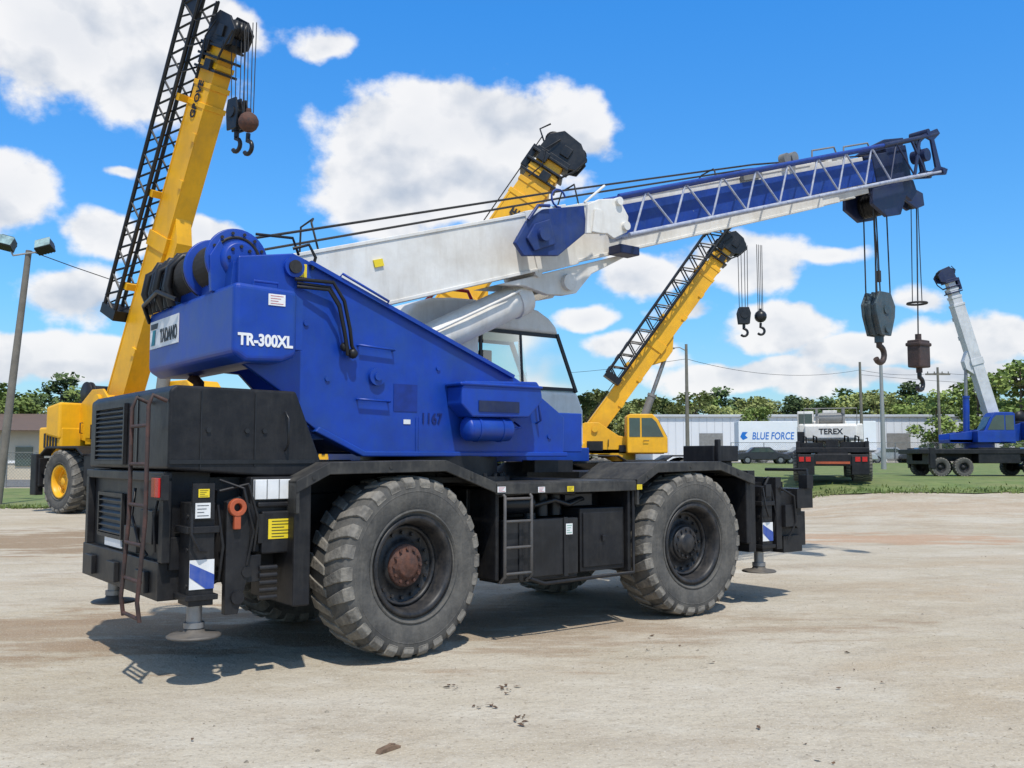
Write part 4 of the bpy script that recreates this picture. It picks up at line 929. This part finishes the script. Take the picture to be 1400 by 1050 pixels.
    pl0=Vector((q+1.5,0,1.8));pl1=M@Vector((blen*.44,0,-h-.2));mid=pl0.lerp(pl1,.55)
    g=G();g.cyl(pl0,mid,.15,n=16);g.cyl(mid,mid+(pl1-pl0).normalized()*.1,.17,n=16);lc=g.build('lift_cylinder',c,[sl_ or paint]);g=G();g.cyl(mid,pl1,.08,n=12);g.build('rod',lc,[steel])
    if jibon:
        g=G(M);ya,yb=-.55,-.1;ta,tb=h+jo,h+jo+.66;s0,s1=blen*.22,blen*1.05
        for y in(ya,yb):
            g.cyl((s0,y,ta),(s1,y,ta+.05),.05,n=6);g.cyl((s0,y,tb-.15),(s1,y,tb),.05,n=6)
        n=13
        for i in range(n):
            a=s0+(s1-s0)*i/n;b_=s0+(s1-s0)*(i+.5)/n;d=s0+(s1-s0)*(i+1)/n
            for y in(ya,yb): g.cyl((a,y,ta),(b_,y,tb-.08),.028,n=5);g.cyl((b_,y,tb-.08),(d,y,ta),.028,n=5)
            g.cyl((a,ya,ta),(b_,yb,ta),.024,n=4);g.cyl((a,ya,tb-.08),(b_,yb,tb-.08),.024,n=4)
        g.box(s0-.15,s0+.1,ya-.05,yb+.05,ta-.1,tb-.1);g.prism([(s1-.6,ta),(s1,ta-.1),(s1+.15,tb),(s1-.2,tb+.2)],ya,ya+.04)
        g.build('lattice_jib',c,[hose])
        for ss in(.3,.55,.8): g=G(M);g.box(blen*ss-.08,blen*ss+.08,-.5,.1,h-.02,h+.14);g.build('jib_bracket',c,[paint])
    g=G(M);g.tube([(-.6,-.1,.4),(blen*.5,-.1,h+.12),(e+.4,-.1,h+.1)],.015,5);g.build('hoist_rope',c,[rope])
    for (dx,drop,w_,bh,mt,ball) in hooks:
        tip=M@Vector((e+.45,0,-h-.15));tip=Vector((tip.x+dx,0,tip.z))
        z=tip.z-drop
        g=G()
        for u_ in(-.5,-.17,.2,.5): g.cyl((tip.x+u_*w_*.8,u_*.15,tip.z+.1),(tip.x+u_*w_*.7,u_*.1,z),.013,n=4)
        g.build('hoist_rope',c,[rope])
        if ball:
            g=G();g.ball((tip.x,0,z-.2),.24*w_/.3,14);g.cyl((tip.x,0,z+.1),(tip.x,0,z),.06,n=8);hb_=g.build('headache_ball',c,[mt])
        else:
            g=G();ch=[(tip.x-w_*.35,z+.05),(tip.x+w_*.35,z+.05),(tip.x+w_*.5,z-bh*.3),(tip.x+w_*.4,z-bh),(tip.x-w_*.4,z-bh),(tip.x-w_*.5,z-bh*.3)]
            for y in(-.15,-.02,.11): g.prism(ch,y,y+.04)
            g.cyl((tip.x,-.18,z-bh*.4),(tip.x,.18,z-bh*.4),w_*.3,n=16);g.cyl((tip.x,0,z-bh),(tip.x,0,z-bh-.15),.06,n=8);hb_=g.build('hook_block',c,[mt],.01)
        g=G();zz=z-(bh if not ball else .44)-.33;pts=[(tip.x,0,zz+.32)]+[(tip.x+.14*math.cos(R(95-i*24)),0,zz+.14*math.sin(R(95-i*24))) for i in range(11)];g.tube(pts,.05,8);g.build('hook',hb_,[blackg])
    return c
bgcrane((-10.55,28,hgt(-11,28)),R(-38),1.25,R(64.6),9.2,-1.36,2.7,yellow,'yellow crane with steeply raised boom and black lattice jib',True,cabx=.2,caby=.1,
   hooks=((-.08,1.6,.42,.65,blackg,False),(.34,1.95,.28,.4,rust,True)),rimc=yellow,sl_=grey,txt='GROVE',bt=.74,ts=.36,tpos=.81)
bgcrane((-1.6,25,0),0,1.1,R(56),7.85,-1.75,2.5,yellow,'yellow crane with raised boom parked behind the blue crane',False,cabx=0,caby=.2,txt='GROVE',bt=.86,rimc=yellow,ts=.33,tpos=.70)
bgcrane((5.4,40,hgt(5.4,40)),0,1.1,R(53.6),9.15,-1.8,2.55,yellow,'yellow crane with cab and black lattice jib on boom',True,cabx=-.65,caby=-1.15,
   hooks=((.0,2.4,.5,.6,blackg,False),(.65,2.5,.3,.4,blackg,True)),rimc=yellow,txt=None,sl_=grey,bt=.70,jo=.0)
bgcrane((20.9,42,hgt(20.9,42)),math.pi,.9,R(74.5),8.1,-.55,2.2,mat('grey_white_paint',(.6,.61,.62),.45,0,.1,2,dirt=(.3,.3,.3),damt=.4),'slim grey-white boom crane with blue upper body on low black truck',False,cabx=-.9,caby=.25,txt=None,bt=.54,headm=navy,long_=.2,sl_=blue,body=blue,wr=.62,hoodon=False)
# ------------------------------------------------------------ truck crane seen from behind
T=root('truck_crane',(12.0,36,hgt(12,36)),R(73),'white and black truck crane seen from its rear end','truck')
tw=tyre_mesh(.52,.6,.28,26);rw=rim_mesh(.28,.6,'rim',steel,steel)
for x in(-2.6,-1.3,4.0,5.3):
    for y,st in((-1.0,0),(1.0,math.pi)):
        wl=bpy.data.objects.new('wheel',None);col.objects.link(wl);wl.parent=T;wl.location=(x,y,.52);wl.rotation_euler=(0,0,st);put(tw,'tyre',wl,(0,0,0));put(rw,'rim',wl,(0,0,0))
g=G();g.box(-3.6,6.5,-.5,.5,.6,1.0);g.box(-3.7,-3.4,-1.15,1.15,.55,.95);g.box(-3.4,3.2,-1.2,1.2,1.0,1.18);g.box(-3.75,-3.7,-1.15,-.6,.25,.9);g.box(-3.75,-3.7,.6,1.15,.25,.9)
for y in(-1.2,1.05): g.box(-3.3,-3.0,y,y+.14,.3,1.4)
g.build('carrier',T,[black],.02)
for y in(-1.1,-.88,.72,.94): g=G();g.box(-3.77,-3.752,y,y+.16,.70,.86);g.build('tail_light',T,[red])
g=G();g.box(-3.73,-3.705,-.55,.55,.62,.70);g.build('reflector_strip',T,[orange])
g=G();g.box(-1.9,-.7,-1.1,1.1,1.45,2.05);g.box(-.7,1.5,-.6,.6,1.22,2.2);g.box(-2.0,-1.9,-.9,.9,1.5,2.0);g.build('counterweight',T,[white],.05)
g=G();g.box(-2.9,-2.3,-1.2,-.3,1.18,1.38);g.box(-2.9,-2.4,.3,1.2,1.18,1.35);g.box(-3.2,-2.95,-.2,.2,1.18,1.45);g.tube([(-3.3,-1.15,1.18),(-3.3,-1.15,1.5),(-2.5,-1.15,1.5)],.02,6)
for y in(-.9,-.55,.5,.85): g.tube([(-2.6,y,1.3),(-2.75,y,1.55),(-2.4,y+.1,1.6),(-2.2,y+.1,1.4)],.03,6)
g.box(-2.5,-2.2,.9,1.15,1.18,1.75);g.build('deck_equipment',T,[black],.02)
g=G();g.box(-1.4,7.6,-.25,.25,2.15,2.55);g.box(7.6,8.0,-.3,.3,1.95,2.6);g.build('boom',T,[white],.02)
g=G();g.cyl((-1.6,-.4,2.25),(-1.6,.4,2.25),.2,n=16);g.box(-1.8,-.9,-.5,-.42,2.0,2.6);g.box(-1.8,-.9,.42,.5,2.0,2.6);g.tube([(-1.9,-.9,2.05),(-1.9,-.9,2.6),(-1.9,.9,2.6),(-1.9,.9,2.05)],.02,6);g.build('winch',T,[grey],.01)
g=G();g.prism([(.2,1.25),(.2,2.6),(1.3,2.6),(1.7,1.9),(1.7,1.25)],.55,1.15);cb_=g.build('cab',T,[white],.03)
g=G();g.box(.185,.198,.6,1.1,1.9,2.5);g.build('rear_window',cb_,[glass]);g=G();g.prism([(.3,1.8),(.3,2.5),(1.2,2.5),(1.5,1.9)],.535,.548);g.build('window',cb_,[glass])
g=G();g.box(5.2,6.9,-1.2,1.2,.9,2.2);dc=g.build('driver_cab',T,[white],.06)
g=G();g.box(5.185,5.198,-1.0,1.0,1.5,2.1);g.build('rear_window',dc,[glass])
text('TEREX',.28,(-2.006,0,1.76),(0,-1,0),(0,0,1),T,blackt,.006)
# ------------------------------------------------------------ box trailer
B=root('box_trailer',(27.6,90,hgt(27.6,90)),R(-4),'long white box trailer with blue lettering on its side','trailer')
cleanw=mat('clean_white_panel',(.8,.81,.82),.4,0,.03,1)
g=G();g.box(-6.3,6.3,-1.25,1.25,1.1,3.9);g.build('body',B,[cleanw],.03)
g=G();g.box(-6.3,6.3,-1.27,-1.252,1.1,1.22);g.box(-6.2,6.2,-.5,.5,.85,1.1);g.box(3.9,4.05,-1.0,1.0,0,1.1);g.build('chassis',B,[grey])
for x in(-5.2,-4.0):
    for y,st in((-1.0,0),(1.0,math.pi)):
        wl=bpy.data.objects.new('wheel',None);col.objects.link(wl);wl.parent=B;wl.location=(x,y,.52);wl.rotation_euler=(0,0,st);put(tw,'tyre',wl,(0,0,0));put(rw,'rim',wl,(0,0,0))
text('BLUE FORCE',.95,(-3.15,-1.262,2.5),(1,0,0),(0,0,1),B,bluet,.012,sx=.72,shear=.15)
g=G();g.add([(-6.15,-1.262,2.45),(-5.95,-1.262,2.9),(-5.45,-1.262,2.9),(-5.7,-1.262,2.6),(-5.45,-1.262,2.35),(-5.9,-1.262,2.15)],[(0,1,2,3,4,5)]);g.build('emblem',B,[bluet])
# ------------------------------------------------------------ cars
def car(x,y,rz,paint,lab):
    c=root('parked_car',(x,y,hgt(x,y)),rz,lab,'car','cars parked along the warehouse')
    g=G();g.prism([(-2.2,.35),(-2.25,.75),(-2.0,.95),(-1.3,1.0),(-.8,1.42),(.5,1.42),(1.1,1.0),(2.0,.85),(2.2,.6),(2.2,.35)],-.85,.85);g.build('body',c,[paint],.08,3)
    for yy in(-.862,.852): g=G();g.prism([(-1.1,1.0),(-.7,1.33),(.42,1.33),(.9,1.0)],yy,yy+.01);g.build('window',c,[glass])
    g=G();g.add([(.56,-.7,1.38),(.56,.7,1.38),(1.08,.7,1.03),(1.08,-.7,1.03)],[(0,1,2,3)]);g.build('windshield',c,[glass])
    for wx in(-1.35,1.35):
        for wy in(-.8,.8):
            g=G();g.cyl((0,-.11,0),(0,.11,0),.33,n=18,mi=0);g.cyl((0,-.12,0),(0,.12,0),.19,n=12,mi=1);o=g.build('wheel',c,[hose,steel]);o.location=(wx,wy,.33)
cols=[mat('car_silver',(.45,.46,.47),.3,.3,.05),mat('car_dark',(.03,.03,.035),.3,0,.05),mat('car_white',(.7,.7,.7),.3,0,.05),mat('car_red',(.3,.02,.02),.3,0,.05)]
for x,y,k in((21.0,80,1),(24.5,80.5,1),(28.2,80,0),(34.8,88,0),(37.5,87,1),(41.0,84,1),(46,85,0)):
    car(x,y,random.choice([0,math.pi])+random.uniform(-.1,.1),cols[k],('silver','dark','white','red')[k]+' parked car by the warehouse')
